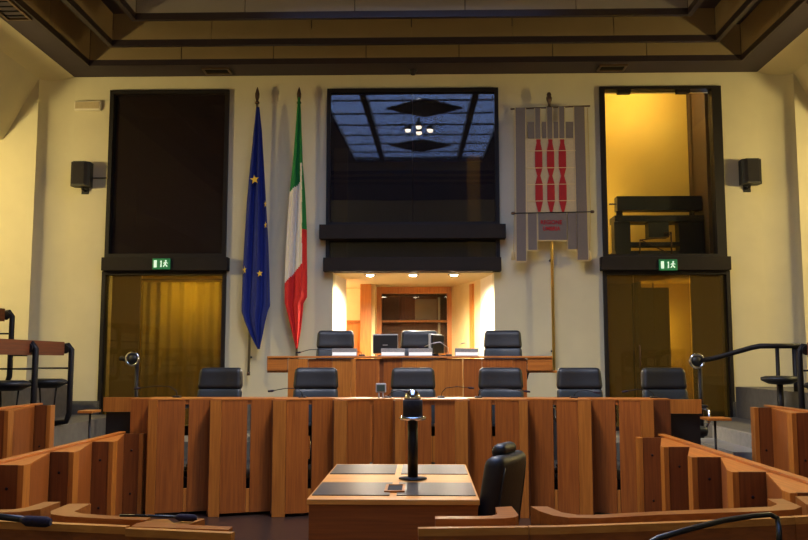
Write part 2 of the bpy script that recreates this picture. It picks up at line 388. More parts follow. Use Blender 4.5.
# -- left opening: dark glass above a glazed door
t = struct(anchor('window_1', ((LX0+LX1)/2, YB, 2.87)))
m = MB(); frame_rect(m, LX0, LX1, 2.87, ZT, YB-0.05, YB+0.12, 0.055); m.build('window_frame', 'frame_metal', t)
bx(LX0+.05, LX1-.05, YB+.03, YB+.04, 2.92, ZT-.05).build('pane', 'glass_black', t)
bx(PX(101, YB-.14, 264), PX(227.5, YB-.14, 264), YB-0.14, YB+0.0, 2.68, 2.865, .006).build('header_beam', 'header_metal', t)
t = struct(anchor('door_1', ((LX0+LX1)/2, YB, 0.5)))
m = MB(); frame_rect(m, LX0-.03, LX1+.01, 0.5, 2.68, YB-0.04, YB+0.12, 0.05); m.build('door_frame', 'frame_metal', t)
xm = PX(139, YB)
bx(LX0+.02, xm-.003, YB+.03, YB+.042, 0.55, 2.63).build('pane', 'glass_tint', t)
bx(xm+.003, LX1-.04, YB+.03, YB+.042, 0.55, 2.63).build('pane', 'glass_tint', t)
# -- right opening
t = struct(anchor('window_2', ((RX0+RX1)/2, YB, 2.86)))
m = MB(); m.box(RX0, RX0+.07, YB-.05, YB+.12, 2.86, ZT); m.box(RX1-.13, RX1, YB-.05, YB+.12, 2.86, ZT); m.box(RX0+.07, RX1-.13, YB-.05, YB+.12, ZT-.04, ZT); m.box(RX0+.07, RX1-.13, YB-.05, YB+.12, 2.86, 2.90)
m.build('window_frame', 'frame_metal', t)
for px in (631, 692): bx(PX(px, YB)-.09, PX(px, YB)+.09, YB-.03, YB+.06, ZT-.09, ZT-.04).build('clamp', 'frame_metal', t)
bx(RX0+.06, RX1-.12, YB+.03, YB+.04, 2.90, ZT-.04).build('pane', 'glass_clear', t)
bx(PX(601.5, YB-.14, 264), PX(731.5, YB-.14, 264), YB-0.14, YB+0.0, 2.67, 2.855, .006).build('header_beam', 'header_metal', t)
t = struct(anchor('door_2', ((RX0+RX1)/2, YB, 0.5)))
m = MB(); frame_rect(m, RX0-.01, RX1+.03, 0.5, 2.67, YB-0.04, YB+0.12, 0.05); m.build('door_frame', 'frame_metal', t)
xm2 = PX(636, YB); xm3 = PX(693, YB)
for a, b in ((RX0+.04, xm2-.003), (xm2+.003, xm3-.003), (xm3+.003, RX1-.02)):
    bx(a, b, YB+.03, YB+.042, 0.55, 2.62).build('pane', 'glass_tint', t)
MB().tube([(xm2+.05, YB-.01, 1.35), (xm2+.05, YB-.03, 1.38), (xm2+.05, YB-.03, 1.62), (xm2+.05, YB-.01, 1.65)], .010).build('pull_handle', 'bronze', t)
# -- centre window and the niche below
t = struct(anchor('window_3', ((CX0+CX1)/2, YB, 2.66)))
m = MB(); frame_rect(m, CX0, CX1, 3.31, ZT, YB-0.05, YB+0.12, 0.05); m.box(CX0, CX0+.05, YB-.05, YB+.12, 2.85, 3.11); m.box(CX1-.05, CX1, YB-.05, YB+.12, 2.85, 3.11)
m.build('window_frame', 'frame_metal', t)
for a, b in ((CX0+.05, -0.17), (-0.165, CX1-.05)):
    MB().prism([(YB+.062, 3.34), (YB+.074, 3.34), (YB+.006, ZT-.03), (YB-.006, ZT-.03)], a, b, 'x').build('pane', 'glass_dark', t)
bx(CX0+.05, CX1-.05, YB+.03, YB+.042, 2.85, 3.11).build('pane', 'glass_dark', t)
bx(PX(319, YB-.17, 233), PX(506, YB-.17, 233), YB-0.17, YB+0.05, 3.11, 3.31, .006).build('header_beam', 'header_metal', t)
bx(PX(323, YB-.17, 265), PX(501.5, YB-.17, 265), YB-0.17, YB+0.12, 2.66, 2.85, .006).build('header_beam', 'header_metal', t)
# -- rooms behind
def shell(name, x0, x1, y0, y1, z0, z1, mat, t=0.05):
    struct(bx(x0-t, x0, y0, y1, z0, z1).build(name+'_left', mat)); struct(bx(x1, x1+t, y0, y1, z0, z1).build(name+'_right', mat))
    struct(bx(x0-t, x1+t, y1, y1+t, z0, z1).build(name+'_back', mat))
    struct(bx(x0-t, x1+t, y0, y1+t, z1, z1+t).build(name.replace('wall', 'ceiling'), mat)); struct(bx(x0-t, x1+t, y0, y1+t, z0-t, z0).build(name.replace('wall', 'floor'), mat))
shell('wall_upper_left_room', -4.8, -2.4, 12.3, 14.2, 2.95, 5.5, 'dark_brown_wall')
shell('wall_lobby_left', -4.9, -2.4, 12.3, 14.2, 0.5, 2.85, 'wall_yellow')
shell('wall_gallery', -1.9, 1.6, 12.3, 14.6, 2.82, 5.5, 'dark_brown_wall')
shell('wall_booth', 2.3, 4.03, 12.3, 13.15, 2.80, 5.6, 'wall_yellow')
bpy.data.objects['wall_booth_right'].data.materials[0] = MATS['dark_brown_wall']  # brown paint puts this wall's shade into its colour
shell('wall_lobby_right', 2.3, 4.6, 12.3, 14.4, 0.5, 2.70, 'wall_yellow')
# lobby left: brown side partition and curtain
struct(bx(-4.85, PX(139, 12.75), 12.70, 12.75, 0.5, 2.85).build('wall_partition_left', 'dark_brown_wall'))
def curtain(x0, x1, y, z0, z1, n=9):
    bm = bmesh.new(); N = 90; top = []; bot = []
    for k in range(N+1):
        u = k/N; x = x0+(x1-x0)*u
        d = 0.035*math.sin(u*n*2*PI+0.7*math.sin(u*7))+0.02*math.sin(u*23)
        top.append(bm.verts.new((x, y+d*0.7, z1))); bot.append(bm.verts.new((x+0.01*math.sin(u*17), y+d*1.2, z0)))
    for k in range(N):
        f = bm.faces.new((bot[k], bot[k+1], top[k+1], top[k])); f.smooth = True
    m = MB(); m.bm.free(); m.bm = bm; return m
t = thing('curtain', 'mustard pleated curtain behind a tinted glass door', 'curtain', (-3.45, 13.0, 0.5))
o = curtain(PX(141, 13.0), -2.72, 13.0, 0.52, 2.62).build('cloth', 'curtain_cloth', t); md = o.modifiers.new('s', 'SOLIDIFY'); md.thickness = 0.006
MB().tube([(-4.3, 13.0, 2.66), (-2.5, 13.0, 2.66)], .012).build('rail', 'bronze', t)
# gallery: two yellow pillars in the dark
for (p0, p1, y0, y1, lab) in ((334, 347, 148, 215, 'left'), (467, 480, 155, 196, 'right')):
    struct(bx(PX(p0, 13.4, 170), PX(p1, 13.4, 170), 13.4, 13.6, 2.82, PZ(y0, 13.4, p0)).build('wall_gallery_pillar_'+lab, 'wall_yellow'))
# booth: splayed recess, side darkened for its shade, equipment
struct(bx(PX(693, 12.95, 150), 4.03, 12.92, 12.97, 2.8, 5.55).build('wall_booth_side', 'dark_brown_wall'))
t = thing('equipment_rack', 'black control booth console with long hood behind the yellow-lit upper glass', 'console', (3.15, 12.7, 2.80))
Ye = 12.6
def bpx(a, b, c, d, y0, y1): return bx(PX(a, Ye, 200), PX(b, Ye, 200), y0, y1, PZ(d, Ye, 650), PZ(c, Ye, 650))
bpx(616, 700, 197, 211, 12.52, 12.72).build('hood', 'black_plastic', t)
MB().tube([(PX(609, Ye, 204), Ye, PZ(204, Ye, 650)), (PX(706, Ye, 204), Ye, PZ(204, Ye, 650))], .012).build('rod', 'black_metal', t)
for a, b in ((616, 622), (689, 693)): bpx(a, b, 211, 258, 12.58, 12.62).build('post', 'black_metal', t)
bpx(612, 700, 217, 223, 12.45, 12.8).build('shelf', 'black_plastic', t)
bpx(612, 628, 223, 256, 12.5, 12.7).build('monitor', 'black_plastic', t)
bpx(646, 666, 222, 238, 12.5, 12.7).build('monitor', 'black_plastic', t)
bpx(676, 700, 223, 256, 12.5, 12.7).build('monitor', 'black_plastic', t)
bpx(628, 676, 243, 247, 12.5, 12.7).build('shelf', 'black_plastic', t)
bpx(612, 700, 252, 258, 12.45, 12.8).build('shelf', 'black_plastic', t)
def q(px, py, Y=12.45): a = P(px, py, Y); return (a[0], Y, a[1])
MB().tube([q(640, 258), q(640, 240), q(668, 237), q(671, 232), q(664, 233)], .012).build('tube_frame', 'bronze', t)
MB().tube([q(672, 258), q(671, 232)], .012).build('tube_frame', 'bronze', t)
MB().tube([q(641, 240), q(670, 254)], .008).build('brace', 'bronze', t)
# right lobby: brown cupboard, dark side wall
struct(bx(PX(693, 12.9), 4.55, 12.85, 12.9, 0.5, 2.70).build('wall_partition_right', 'dark_brown_wall'))
struct(bx(PX(640, 13.95), PX(640, 13.95)+.04, 13.92, 14.4, .5, 2.70).build('lobby_light_block', 'dark_brown_wall'))  # unseen board added to keep the lobby lamp off the left part
t = thing('lobby_cupboard', 'tall brown cupboard behind the glass door below yellow-lit booth', 'cupboard', (3.2, 13.6, 0.5))
bx(PX(640, 13.5), PX(671, 13.5), 13.5, 13.9, 0.5, PZ(288, 13.5)).build('body', 'dark_brown_wall', t)
bx(PX(640, 13.5)+.02, PX(655, 13.5)-.004, 13.48, 13.5, 0.55, PZ(291, 13.5)).build('door', 'dark_brown_wall', t)
bx(PX(655, 13.5)+.004, PX(671, 13.5)-.02, 13.48, 13.5, 0.55, PZ(291, 13.5)).build('door', 'dark_brown_wall', t)
# -- niche
ZN = 2.66
n0, n1 = PX(346, 13.1), PX(481, 13.1)
m = MB(); m.prism([(NX0, 12.3), (n0, 13.1), (n0-.1, 13.1), (NX0-.1, 12.3)], 0.75, ZN);
struct(m.build('wall_niche_left', 'wall_white'))
m = MB(); m.prism([(NX1, 12.3), (NX1+.1, 12.3), (n1+.1, 13.1), (n1, 13.1)], 0.75, ZN);
struct(m.build('wall_niche_right', 'wall_white'))
cR = PX(452, 14.4)
m = MB(); m.prism([(n1, 13.1), (n1+.1, 13.1), (cR+.1, 14.45), (cR, 14.45)], 0.75, ZN); struct(m.build('wall_niche_cream', 'cream'))
struct(bx(-3.0, 1.2, 14.75, 14.8, 0.7, ZN).build('wall_niche_back', 'cream'))
struct(bx(-3.05, -3.0, 13.0, 14.8, 0.7, ZN).build('wall_niche_far_left', 'cream'))
struct(bx(-3.0, n0-.1, 13.05, 13.1, 0.7, ZN).build('wall_niche_return', 'cream'))
struct(MB().box(-3.05, 1.2, 12.3, 14.8, ZN, ZN+0.06).box(NX0, NX1, 12.12, 12.3, ZN, ZN+.06).build('ceiling_niche', 'cream'))
struct(bx(-3.05, 1.2, 12.3, 14.8, 0.69, 0.75).build('floor_niche', 'carpet_dark'))
# wood strip + door on the slanting cream wall
def on_slant(u): return (n1+(cR-n1)*u, 13.1+1.35*u)
t = struct(anchor('door_3', (*on_slant(.5), 0.75)))
dv = Vector((cR-n1, 1.35)).normalized(); nn = Vector((-dv.y, dv.x))
def slab_on(u0, u1, d0, d1, z0, z1):
    a = Vector(on_slant(u0)); b = Vector(on_slant(u1)); return MB().prism([a+nn*d0, b+nn*d0, b+nn*d1, a+nn*d1], z0, z1)
slab_on(.20, .30, .002, .03, .75, 2.62).build('door_jamb', 'cupboard_wood', t)
slab_on(.32, .98, .002, .02, .75, 2.60).build('door_leaf', 'cream', t)
a = Vector(on_slant(.45))+nn*.02
MB().tube([(a.x, a.y, PZ(343, 13.7)), (a.x+nn.x*.05, a.y+nn.y*.05, PZ(343, 13.7)), (a.x+nn.x*.05+dv.x*.12, a.y+nn.y*.05+dv.y*.12, PZ(344, 13.7))], .010).build('door_handle', 'steel', t)
# wood post panel
struct(bx(PX(360, 13.85), PX(371, 13.85), 13.85, 14.3, 0.75, ZN).build('trim_6', 'cupboard_wood'))
struct(bx(PX(371, 13.95), PX(375, 13.95), 13.95, 14.4, 0.75, ZN).build('trim_7', 'cream'))
# display cabinet
Yc = 14.38
t = thing('display_cabinet', 'tall wooden display cabinet with sliding glass doors in the niche', 'cabinet', (-0.2, 14.5, 0.75))
x0, x1 = PX(375.5, Yc), PX(452, Yc); g0, g1 = PX(381.5, Yc), PX(447.5, Yc); zt = PZ(293.5, Yc); 
m = MB(); m.box(x0, g0, Yc, Yc+.34, .75, ZN); m.box(g1, x1, Yc, Yc+.34, .75, ZN); m.box(g0, g1, Yc, Yc+.34, zt, ZN); m.box(g0, g1, Yc, Yc+.34, .75, 1.0)
m.build('carcass', 'cupboard_wood', t)
bx(g0, g1, Yc+.31, Yc+.34, 1.0, zt).build('back_panel', 'cabinet_back', t)
for z in (1.55, PZ(321, Yc)): bx(g0, g1, Yc+.05, Yc+.31, z-.02, z+.02).build('shelf', 'cupboard_wood', t)
pp = [PX(v, Yc) for v in (381.5, 399, 415, 437, 447.5)]
for i, (mt, dy) in enumerate((('glass_clear', 0.02), ('cabinet_back', 0.035), ('cabinet_grey', 0.02), ('glass_clear', 0.035))):
    bx(pp[i]+.004, pp[i+1]-.004, Yc+dy, Yc+dy+.008, 1.0, zt).build('sliding_door', 'glass_clear', t)
bx(pp[1], pp[2], Yc+.2, Yc+.3, PZ(319, Yc), zt-.05).build('inner_board', 'oak_dark', t)
bx(pp[2], pp[3], Yc+.2, Yc+.3, PZ(319, Yc), zt-.08).build('inner_board', 'cabinet_grey', t)
bx(pp[3]+.02, pp[3]+.06, Yc+.18, Yc+.2, PZ(350, Yc), zt-.05).build('inner_strip', 'plastic_white', t)
# sideboard in the lit side room
t = thing('sideboard', 'wooden sideboard in the bright side room of the niche', 'sideboard', (-1.4, 14.55, 0.75))
bx(-2.2, PX(361, 14.4)+.05, 14.35, 14.72, 0.75, PZ(323, 14.4), .004).build('body', 'cupboard_wood', t)
bx(-2.25, PX(361, 14.4)+.07, 14.32, 14.73, PZ(323, 14.4), PZ(320.5, 14.4)).build('top', 'oak_light', t)
# three recessed downlights
for i, (px, lab) in enumerate(((370, 'glaring recessed downlight in niche ceiling nearest the tricolour flag'), (413, 'glaring recessed downlight in the middle of niche ceiling'), (454, 'glaring recessed downlight in niche ceiling nearest the grey banner'))):
    x = PX(px, 12.25, 272); y = 12.27
    t = thing('downlight', lab, 'lamp', (x, y, ZN), 0, 'recessed downlights in the niche')
    MB().lathe([(0.06, ZN-.014), (0.085, ZN-.014), (0.085, ZN), (0.06, ZN)], (x, y, 0), 18).build('rim', 'steel', t)
    MB().lathe([(0.002, ZN-.034), (0.04, ZN-.028), (0.06, ZN-.008), (0.06, ZN)], (x, y, 0), 16).build('lens', 'downlight_glow', t)
    lamp('downlight_bulb', 'SPOT', (x, y, ZN-.05), 330, (1.0, .84, .62), 0.05, parent=t, spot_size=2.9, spot_blend=0.6)

# ================================================================== WALL FITTINGS
def exit_sign(px, py, lab):
    Y = YB-0.15; x, z = P(px, py, Y); wd, ht = 0.245, 0.15
    t = thing('exit_sign', lab, 'sign', (x, Y, z-ht/2), 0, 'green emergency exit signs')
    bx(x-wd/2, x+wd/2, Y-.02, Y+.01, z-ht/2, z+ht/2, .004).build('panel', 'exit_green', t)
    bx(x-.10, x-.06, Y-.024, Y-.02, z-.05, z+.05).build('door_symbol', 'exit_white', t)
    MB().prism([(x-.012, z-.045), (x+.008, z-.045), (x+.008, z+.045), (x-.004, z+.045), (x-.016, z+.025), (x-.004, z+.02)], Y-.024, Y-.02, 'y').build('arrow_symbol', 'exit_white', t)
    r = MB(); r.lathe([(0.001, -.0), (.013, -.0), (.013, .004), (.001, .004)], (x+.065, Y-.024, z+.04), 10, 'y')
    r.prism([(x+.045, z+.022), (x+.07, z+.026), (x+.095, z+.01), (x+.09, z+.002), (x+.072, z+.014), (x+.068, z-.008), (x+.092, z-.03), (x+.082, z-.045), (x+.056, z-.015), (x+.035, z-.045), (x+.026, z-.036), (x+.048, z-.004), (x+.05, z+.012), (x+.035, z+.0), (x+.028, z+.008)], Y-.024, Y-.02, 'y')
    r.build('running_figure', 'exit_white', t)
exit_sign(161.5, 264, 'green emergency exit sign on header above the curtained glass door')
exit_sign(668, 265, 'green emergency exit sign on header below the yellow-lit booth')
def speaker(px, py, lab, sg):
    Y = 11.84; x, z = P(px, py, Y)
    t = thing('wall_speaker', lab, 'speaker', (x, Y, z-.18), 0, 'black wall loudspeakers')
    m = MB(); m.prism([(x-.125, Y+.1), (x-.135, Y-.04), (x-.08, Y-.10), (x+.08, Y-.10), (x+.135, Y-.04), (x+.125, Y+.1)], z-.17, z+.17); m.build('cabinet', 'black_plastic', t)
    MB().prism([(x-.11, Y-.085), (x-.075, Y-.115), (x+.075, Y-.115), (x+.11, Y-.085)], z-.15, z+.15).build('grille', 'carpet_dark', t)
    MB().tube([(x, Y+.05, z-.16), (x, Y+.06, z-.20), (x, YB, z-.20)], .018).build('bracket', 'black_metal', t)
    bx(x-.05, x+.05, YB-.012, YB, z-.25, z-.14).build('wall_plate', 'black_metal', t)
    return x, z
sx, sz = speaker(81.5, 174.5, 'black loudspeaker bracketed on wall below the emergency light', -1)
speaker(750.5, 172, 'black loudspeaker bracketed on wall beside the yellow-lit booth', 1)
tag(MB().tube([(sx+.10, 11.985, sz-.02), (LX0-.02, 11.985, sz-.02)], .007).build('speaker_cable', 'black_plastic'), 'thin dark cable along wall from loudspeaker to door frame', 'cable')
x, z = P(88, 106, YB-.03)
t = thing('emergency_light', 'flat cream emergency light box high on the wall', 'light', (x, YB-.03, z-.07))
bx(x-.19, x+.19, YB-.06, YB, z-.07, z+.07, .012).build('housing', 'plastic_white', t)
bx(x-.17, x+.17, YB-.07, YB-.06, z-.045, z+.05, .004).build('diffuser', 'banner_cream', t)

# ================================================================== FLAGS AND BANNER
def lerp_rows(rows, y):
    for (a, b) in zip(rows, rows[1:]):
        if a[0] <= y <= b[0]:
            u = (y-a[0])/(b[0]-a[0]); return a[1]+(b[1]-a[1])*u, a[2]+(b[2]-a[2])*u
    return rows[-1][1:]
def cloth(rows, Y, nu, nv, amp, folds, rule):
    bm = bmesh.new(); g = []
    y0, y1 = rows[0][0], rows[-1][0]
    for j in range(nv+1):
        py = y0+(y1-y0)*j/nv; l, r = lerp_rows(rows, py); line = []
        for i in range(nu+1):
            u = i/nu; px = l+(r-l)*u; X, Z = P(px, py, Y)
            k = min(1.0, (r-l)/14.0)
            d = amp*k*(math.sin(u*folds*2*PI+0.5+py*0.012)+0.4*math.sin(u*folds*4.3*PI+1.1+py*.02))
            line.append(bm.verts.new((X, Y+d, Z)))
        g.append(line)
    for j in range(nv):
        for i in range(nu):
            f = bm.faces.new((g[j][i], g[j+1][i], g[j+1][i+1], g[j][i+1])); f.smooth = True
            u = (i+.5)/nu; py = y0+(y1-y0)*(j+.5)/nv; l, r = lerp_rows(rows, py); f.material_index = rule(l+(r-l)*u, py)
    m = MB(); m.bm.free(); m.bm = bm; return m
def pole(t, top, bot, Y, r, mat, cap):
    a = P(*top, Y); b = P(*bot, Y)
    MB().tube([(b[0], Y, b[1]), (a[0], Y, a[1])], r, 10).build('pole', mat, t)
    MB().lathe([(r*1.0, 0), (r*1.9, .012), (r*1.9, .03), (r*.9, .05), (r*1.7, .10), (r*1.9, .15), (r*1.0, .21), (.003, .25)], (a[0], Y, a[1]-.02), 12).build('finial', cap, t)
    MB().lathe([(r*1.3, -.02), (r*1.3, .03)], (b[0], Y, b[1]), 12).build('end_cap', cap, t)
    for u in (.06, .55):
        x = b[0]+(a[0]-b[0])*u; z = b[1]+(a[1]-b[1])*u
        MB().box(x-.015, x+.015, Y, YB-.002, z-.012, z+.012).build('wall_bracket', 'black_metal', t)
Yf = 11.86
def star(px, py, r, Y, parent, squash=1.0):
    x, z = P(px, py, Y); pts = []
    for k in range(10):
        a = PI/2+0.12+k*PI/5; rr = r if k % 2 == 0 else r*.40
        pts.append((x+rr*math.cos(a)*squash, z+rr*math.sin(a)))
    MB().prism(pts, Y-.006, Y, 'y').build('star', 'flag_gold', parent)
b0 = P(248.5, 374, Yf)
t = thing('european_flag', 'blue flag with gold stars hanging furled on wall pole', 'flag', (b0[0], Yf, b0[1]), 0)
pole(t, (257.2, 103), (248.5, 374), Yf, .017, 'pole_metal', 'bronze')
EU = [(107, 256.3, 259), (130, 253.5, 261.5), (160, 250.5, 263.5), (200, 247, 266.0), (240, 244.6, 268.5), (280, 242.6, 270), (306, 241.8, 270.5), (312, 241.8, 268), (322, 245, 265.5), (335, 250.5, 263), (349, 257.6, 259.8)]
o = cloth(EU, Yf-.07, 26, 90, .03, 2.2, lambda px, py: 0).build('cloth', ['flag_blue'], t); md = o.modifiers.new('s', 'SOLIDIFY'); md.thickness = .005
for a in ((254.6, 179.5, .068, .95), (265.4, 204, .05, .35), (265.6, 225, .05, .40), (244.6, 270, .06, .45), (259.8, 273.5, .05, .9)): star(a[0], a[1], a[2], Yf-.135, o, a[3])
b0 = P(296.5, 374, Yf)
t = thing('italian_flag', 'green, white and red flag hanging furled on wall pole', 'flag', (b0[0], Yf, b0[1]))
pole(t, (299, 103), (296.5, 374), Yf, .017, 'pole_metal', 'bronze')
IT = [(97, 298, 300), (110, 296.8, 301), (140, 294.6, 302), (165, 292.6, 302.8), (193, 289.5, 305), (230, 287, 306.6), (260, 285.6, 306.6), (282, 284.8, 306.8), (297, 284.8, 306.5), (303, 285, 303), (315, 288, 302), (330, 291.5, 300.5), (349, 296, 297.2)]
def itrule(px, py):
    if px > 302.3:                     # right-hand fold
        return 0 if py < 229 else 2
    gl = 193-(px-289)*1.0 if px < 300 else 163
    if py < gl: return 0
    rl = 283-(px-285)*1.15
    return 1 if py < rl else 2
o = cloth(IT, Yf-.07, 40, 160, .032, 1.6, itrule).build('cloth', ['flag_green', 'flag_white', 'flag_red'], t); md = o.modifiers.new('s', 'SOLIDIFY'); md.thickness = .005

Yg = 11.80
bz = P(554, 373, Yg)
t = thing('gonfalon_banner', 'grey and cream processional banner with red emblem on gold pole', 'banner', (bz[0], Yg, bz[1]))
a = P(549.5, 107, Yg); b = P(554.5, 373, Yg)
MB().tube([(b[0], Yg+.03, b[1]), (a[0], Yg+.03, a[1])], .021, 12).build('pole', 'gold', t)
for u in (.08, .42):
    x = b[0]+(a[0]-b[0])*u; z = b[1]+(a[1]-b[1])*u; MB().box(x-.015, x+.015, Yg+.05, YB, z-.012, z+.012).build('wall_bracket', 'black_metal', t)
MB().lathe([(.02, 0), (.035, .01), (.03, .03), (.018, .05), (.022, .09), (.036, .12), (.04, .16), (.028, .185), (.034, .205), (.02, .235), (.003, .24)], (a[0], Yg+.03, a[1]-.02), 12).build('finial', 'bronze', t)
def gp(px, py, Y=None): v = P(px, py, Yg if Y is None else Y); return v
def bar(p, q_, r, mat, nm, dy=0.0):
    a, b = gp(*p), gp(*q_); MB().tube([(a[0], Yg+dy, a[1]), (b[0], Yg+dy, b[1])], r, 8).build(nm, mat, t)
bar((510.5, 109), (590, 106), .012, 'bronze', 'crossbar')
bar((513, 213.5), (592, 212), .007, 'black_metal', 'lower_rod', -.02)
for px, py in ((513, 213.5), (592, 212)):
    v = gp(px, py); MB().lathe([(.004, -.03), (.02, -.02), (.022, 0), (.02, .02), (.004, .03)], (v[0], Yg-.02, v[1]), 10, 'x').build('rod_end', 'bronze', t)
def poly(pts, mat, nm, d0, d1, par=None):
    return MB().prism([gp(*p) for p in pts], Yg+d0, Yg+d1, 'y').build(nm, mat, par or t)
def strip(x0, x1, x0b, x1b, y0, y1, nm='strip', trim=True):
    if trim: poly([(x0-.9, y0), (x1+.9, y0), (x1b+.9, y1+1.2), (x0b-.9, y1+1.2)], 'banner_trim', 'border', -.014, -.008)
    poly([(x0, y0), (x1, y0), (x1b, y1), (x0b, y1)], 'banner_grey', nm, -.020, -.010)
poly([(525, 139), (574, 138), (577, 213), (526.5, 214)], 'banner_cream', 'field', -.010, -.002)
strip(515.4, 525, 516.6, 526, 108, 261); strip(574, 584, 577.6, 588, 107, 260)
strip(535, 540, 535.3, 540.3, 108.5, 139, trim=True); strip(547, 552, 547.3, 552.3, 107.5, 139); strip(559, 564, 559.3, 564.3, 107, 138.5)
for x0, x1 in ((527.4, 534), (541.8, 546), (553.4, 558), (565.4, 573)): poly([(x0, 122), (x1, 122), (x1+.2, 138.5), (x0+.2, 138.5)], 'banner_grey', 'block', -.010, -.002)
strip(527.7, 536.4, 528.2, 536.8, 213.5, 250); strip(567.5, 576.2, 568, 576.6, 213, 249.3)
strip(538, 566.4, 538.4, 566.6, 213.5, 240)
for c in (538.3, 550.2, 562.0):
    cc = c; col = [(139.6, 2.2), (143, 1.9), (151, 3.6), (168, 3.7), (176, 1.5), (184, 3.7), (201, 3.8), (212, 1.2)]
    poly([(cc-w_+(y-139)*.012, y) for y, w_ in col]+[(cc+w_+(y-139)*.012, y) for y, w_ in reversed(col)], 'banner_red', 'emblem', -.018, -.008)
for y in (151, 168, 184.5, 201):
    poly([(527, y), (575.5, y-.6), (575.5, y+.1), (527, y+.7)], 'banner_trim', 'stitch_line', -.021, -.017)
def text(s, px, py, size, wd, mat, nm, par, Y):
    cu = bpy.data.curves.new(nm, 'FONT'); cu.body = s; cu.size = size; cu.align_x = 'CENTER'; cu.align_y = 'CENTER'; cu.extrude = .003; cu.offset = .002
    o = bpy.data.objects.new(nm, cu); COL.objects.link(o)
    dg = bpy.context.evaluated_depsgraph_get(); me = bpy.data.meshes.new_from_object(o.evaluated_get(dg)); bpy.data.objects.remove(o)
    x, z = P(px, py, Y); wid = max(v.co.x for v in me.vertices)-min(v.co.x for v in me.vertices)
    bm = bmesh.new(); bm.from_mesh(me); bpy.data.meshes.remove(me)
    bmesh.ops.scale(bm, vec=(wd/wid, 1, 1), verts=bm.verts)
    bmesh.ops.transform(bm, matrix=Matrix.Translation((x, Y, z)) @ Matrix.Rotation(PI/2, 4, 'X'), verts=bm.verts)
    m = MB(); m.bm.free(); m.bm = bm
    for f in bm.faces: f.material_index = 0
    return m.build(nm, mat, par)
text('REGIONE', 551.3, 222.5, .078, .29, 'banner_red', 'lettering', t, Yg-.022)
text('UMBRIA', 551.5, 228.8, .078, .235, 'banner_red', 'lettering', t, Yg-.022)
for px0, px1, dx in ((587.5, 589.5, 0), (514, 513.5, 0)):
    v0 = gp(px0, 108); v1 = gp(px1+.8, 213); v2 = gp(px1, 256)
    MB().tube([(v0[0], Yg, v0[1]), (v1[0]+.01, Yg+.02, v1[1]), (v2[0], Yg+.02, v2[1])], .006).build('cord', 'banner_trim', t)
    MB().lathe([(.004, .08), (.022, .05), (.026, .03), (.03, -.05), (.004, -.05)], (v2[0], Yg+.02, v2[1]), 10).build('tassel', 'banner_trim', t)

# ================================================================== CHAIRS
def rbox(x0, x1, y0, y1, z0, z1, bev, fn=None, sub=5):
    b = bmesh.new(); bmesh.ops.create_cube(b, size=1.0)
    bmesh.ops.scale(b, vec=(x1-x0, y1-y0, z1-z0), verts=b.verts); bmesh.ops.translate(b, vec=((x0+x1)/2, (y0+y1)/2, (z0+z1)/2), verts=b.verts)
    bmesh.ops.bevel(b, geom=list(b.edges), offset=bev, segments=4, profile=0.5, affect='EDGES')
    bmesh.ops.subdivide_edges(b, edges=[e for e in b.edges if e.calc_length() > bev*2.2], cuts=sub, use_grid_fill=True)
    if fn:
        for v in b.verts: v.co = Vector(fn(*v.co))
    for f in b.faces: f.smooth = True
    m = MB(); m.bm.free(); m.bm = b; return m
def make_chair(name, label, cat, arms=True, group=None, tall=1.07, onepiece=False):
    # chair faces -y (its back is at +y)
    t = thing(name, label, cat, (0, 0, 0), 0, group)
    tl = math.tan(math.radians(9))
    def bend(x, y, z): return (x*(1-0.10*max(0, (z-.45)/.6)**2), y+(z-.48)*tl-1.2*x*x*0.35, z)
    def bend2(x, y, z): return (x*(1-0.10*max(0, (z-.45)/.6)**2), y+(z-.48)*tl-1.2*x*x*0.35+0.012*math.cos((z-.94)*9), z)
    if onepiece:
        bk = rbox(-.235, .235, .19, .30, .44, tall, .05, bend).build('backrest', 'leather', t, True)
        for x in (-.185, .185):
            MB().tube([bend(x, .298, .50), bend(x, .299, .65), bend(x, .299, .80), bend(x*.97, .296, .88)], .007, 6).build('piping', 'leather_low', bk, True)
        rbox(-.11, .11, .165, .25, tall-.02, tall+.055, .036, lambda x, y, z: (x, y+(z-.48)*tl, z), 2).build('neck_pillow', 'leather', t, True)
    else:
        rbox(-.245, .245, .20, .30, .44, .86, .045, bend).build('backrest', 'leather_low', t, True)
        rbox(-.250, .250, .185, .315, .835, tall, .05, bend2).build('headrest', 'leather', t, True)
        m = MB(); m.box(-.16, .16, .295, .315, .50, .82, .006)
        for v in m.bm.verts: v.co = Vector(bend(*v.co))
        m.build('back_shell', 'black_plastic', t, True)
    rbox(-.25, .25, -.27, .24, .40, .50, .045).build('seat', 'leather_low', t, True)
    MB().tube([(0, 0, .12), (0, 0, .40)], .03, 12).build('gas_column', 'chrome', t, True)
    bs = MB()
    for k in range(5):
        a = 2*PI*k/5+.3; bs.tube([(0, 0, .13), (.15*math.cos(a), .15*math.sin(a), .11), (.29*math.cos(a), .29*math.sin(a), .075)], [.028, .022, .016], 8)
    bs.build('star_base', 'black_plastic', t, True)
    for k in range(5):
        a = 2*PI*k/5+.3; c = (.29*math.cos(a), .29*math.sin(a), .03)
        MB().lathe([(.006, -.022), (.03, -.02), (.03, .02), (.006, .022)], c, 12, 'x').build('caster', 'black_plastic', t, True)
    if arms:
        for s in (-1, 1):
            x = s*.285
            ar = MB().tube([(s*.24, .23, .50), (x, .235, .56), (x, .22, .63), (x, .16, .665), (x, -.10, .665), (x, -.17, .64), (x, -.18, .55), (s*.25, -.15, .44)], .014, 8).build('armrest', 'chrome', t, True)
            rbox(x-.025, x+.025, -.10, .14, .675, .70, .010, None, 2).build('arm_pad', 'leather', ar, True)
    return t
proto = make_chair('leather_chair', '', 'chair', True, 'black leather chairs behind the council desks')
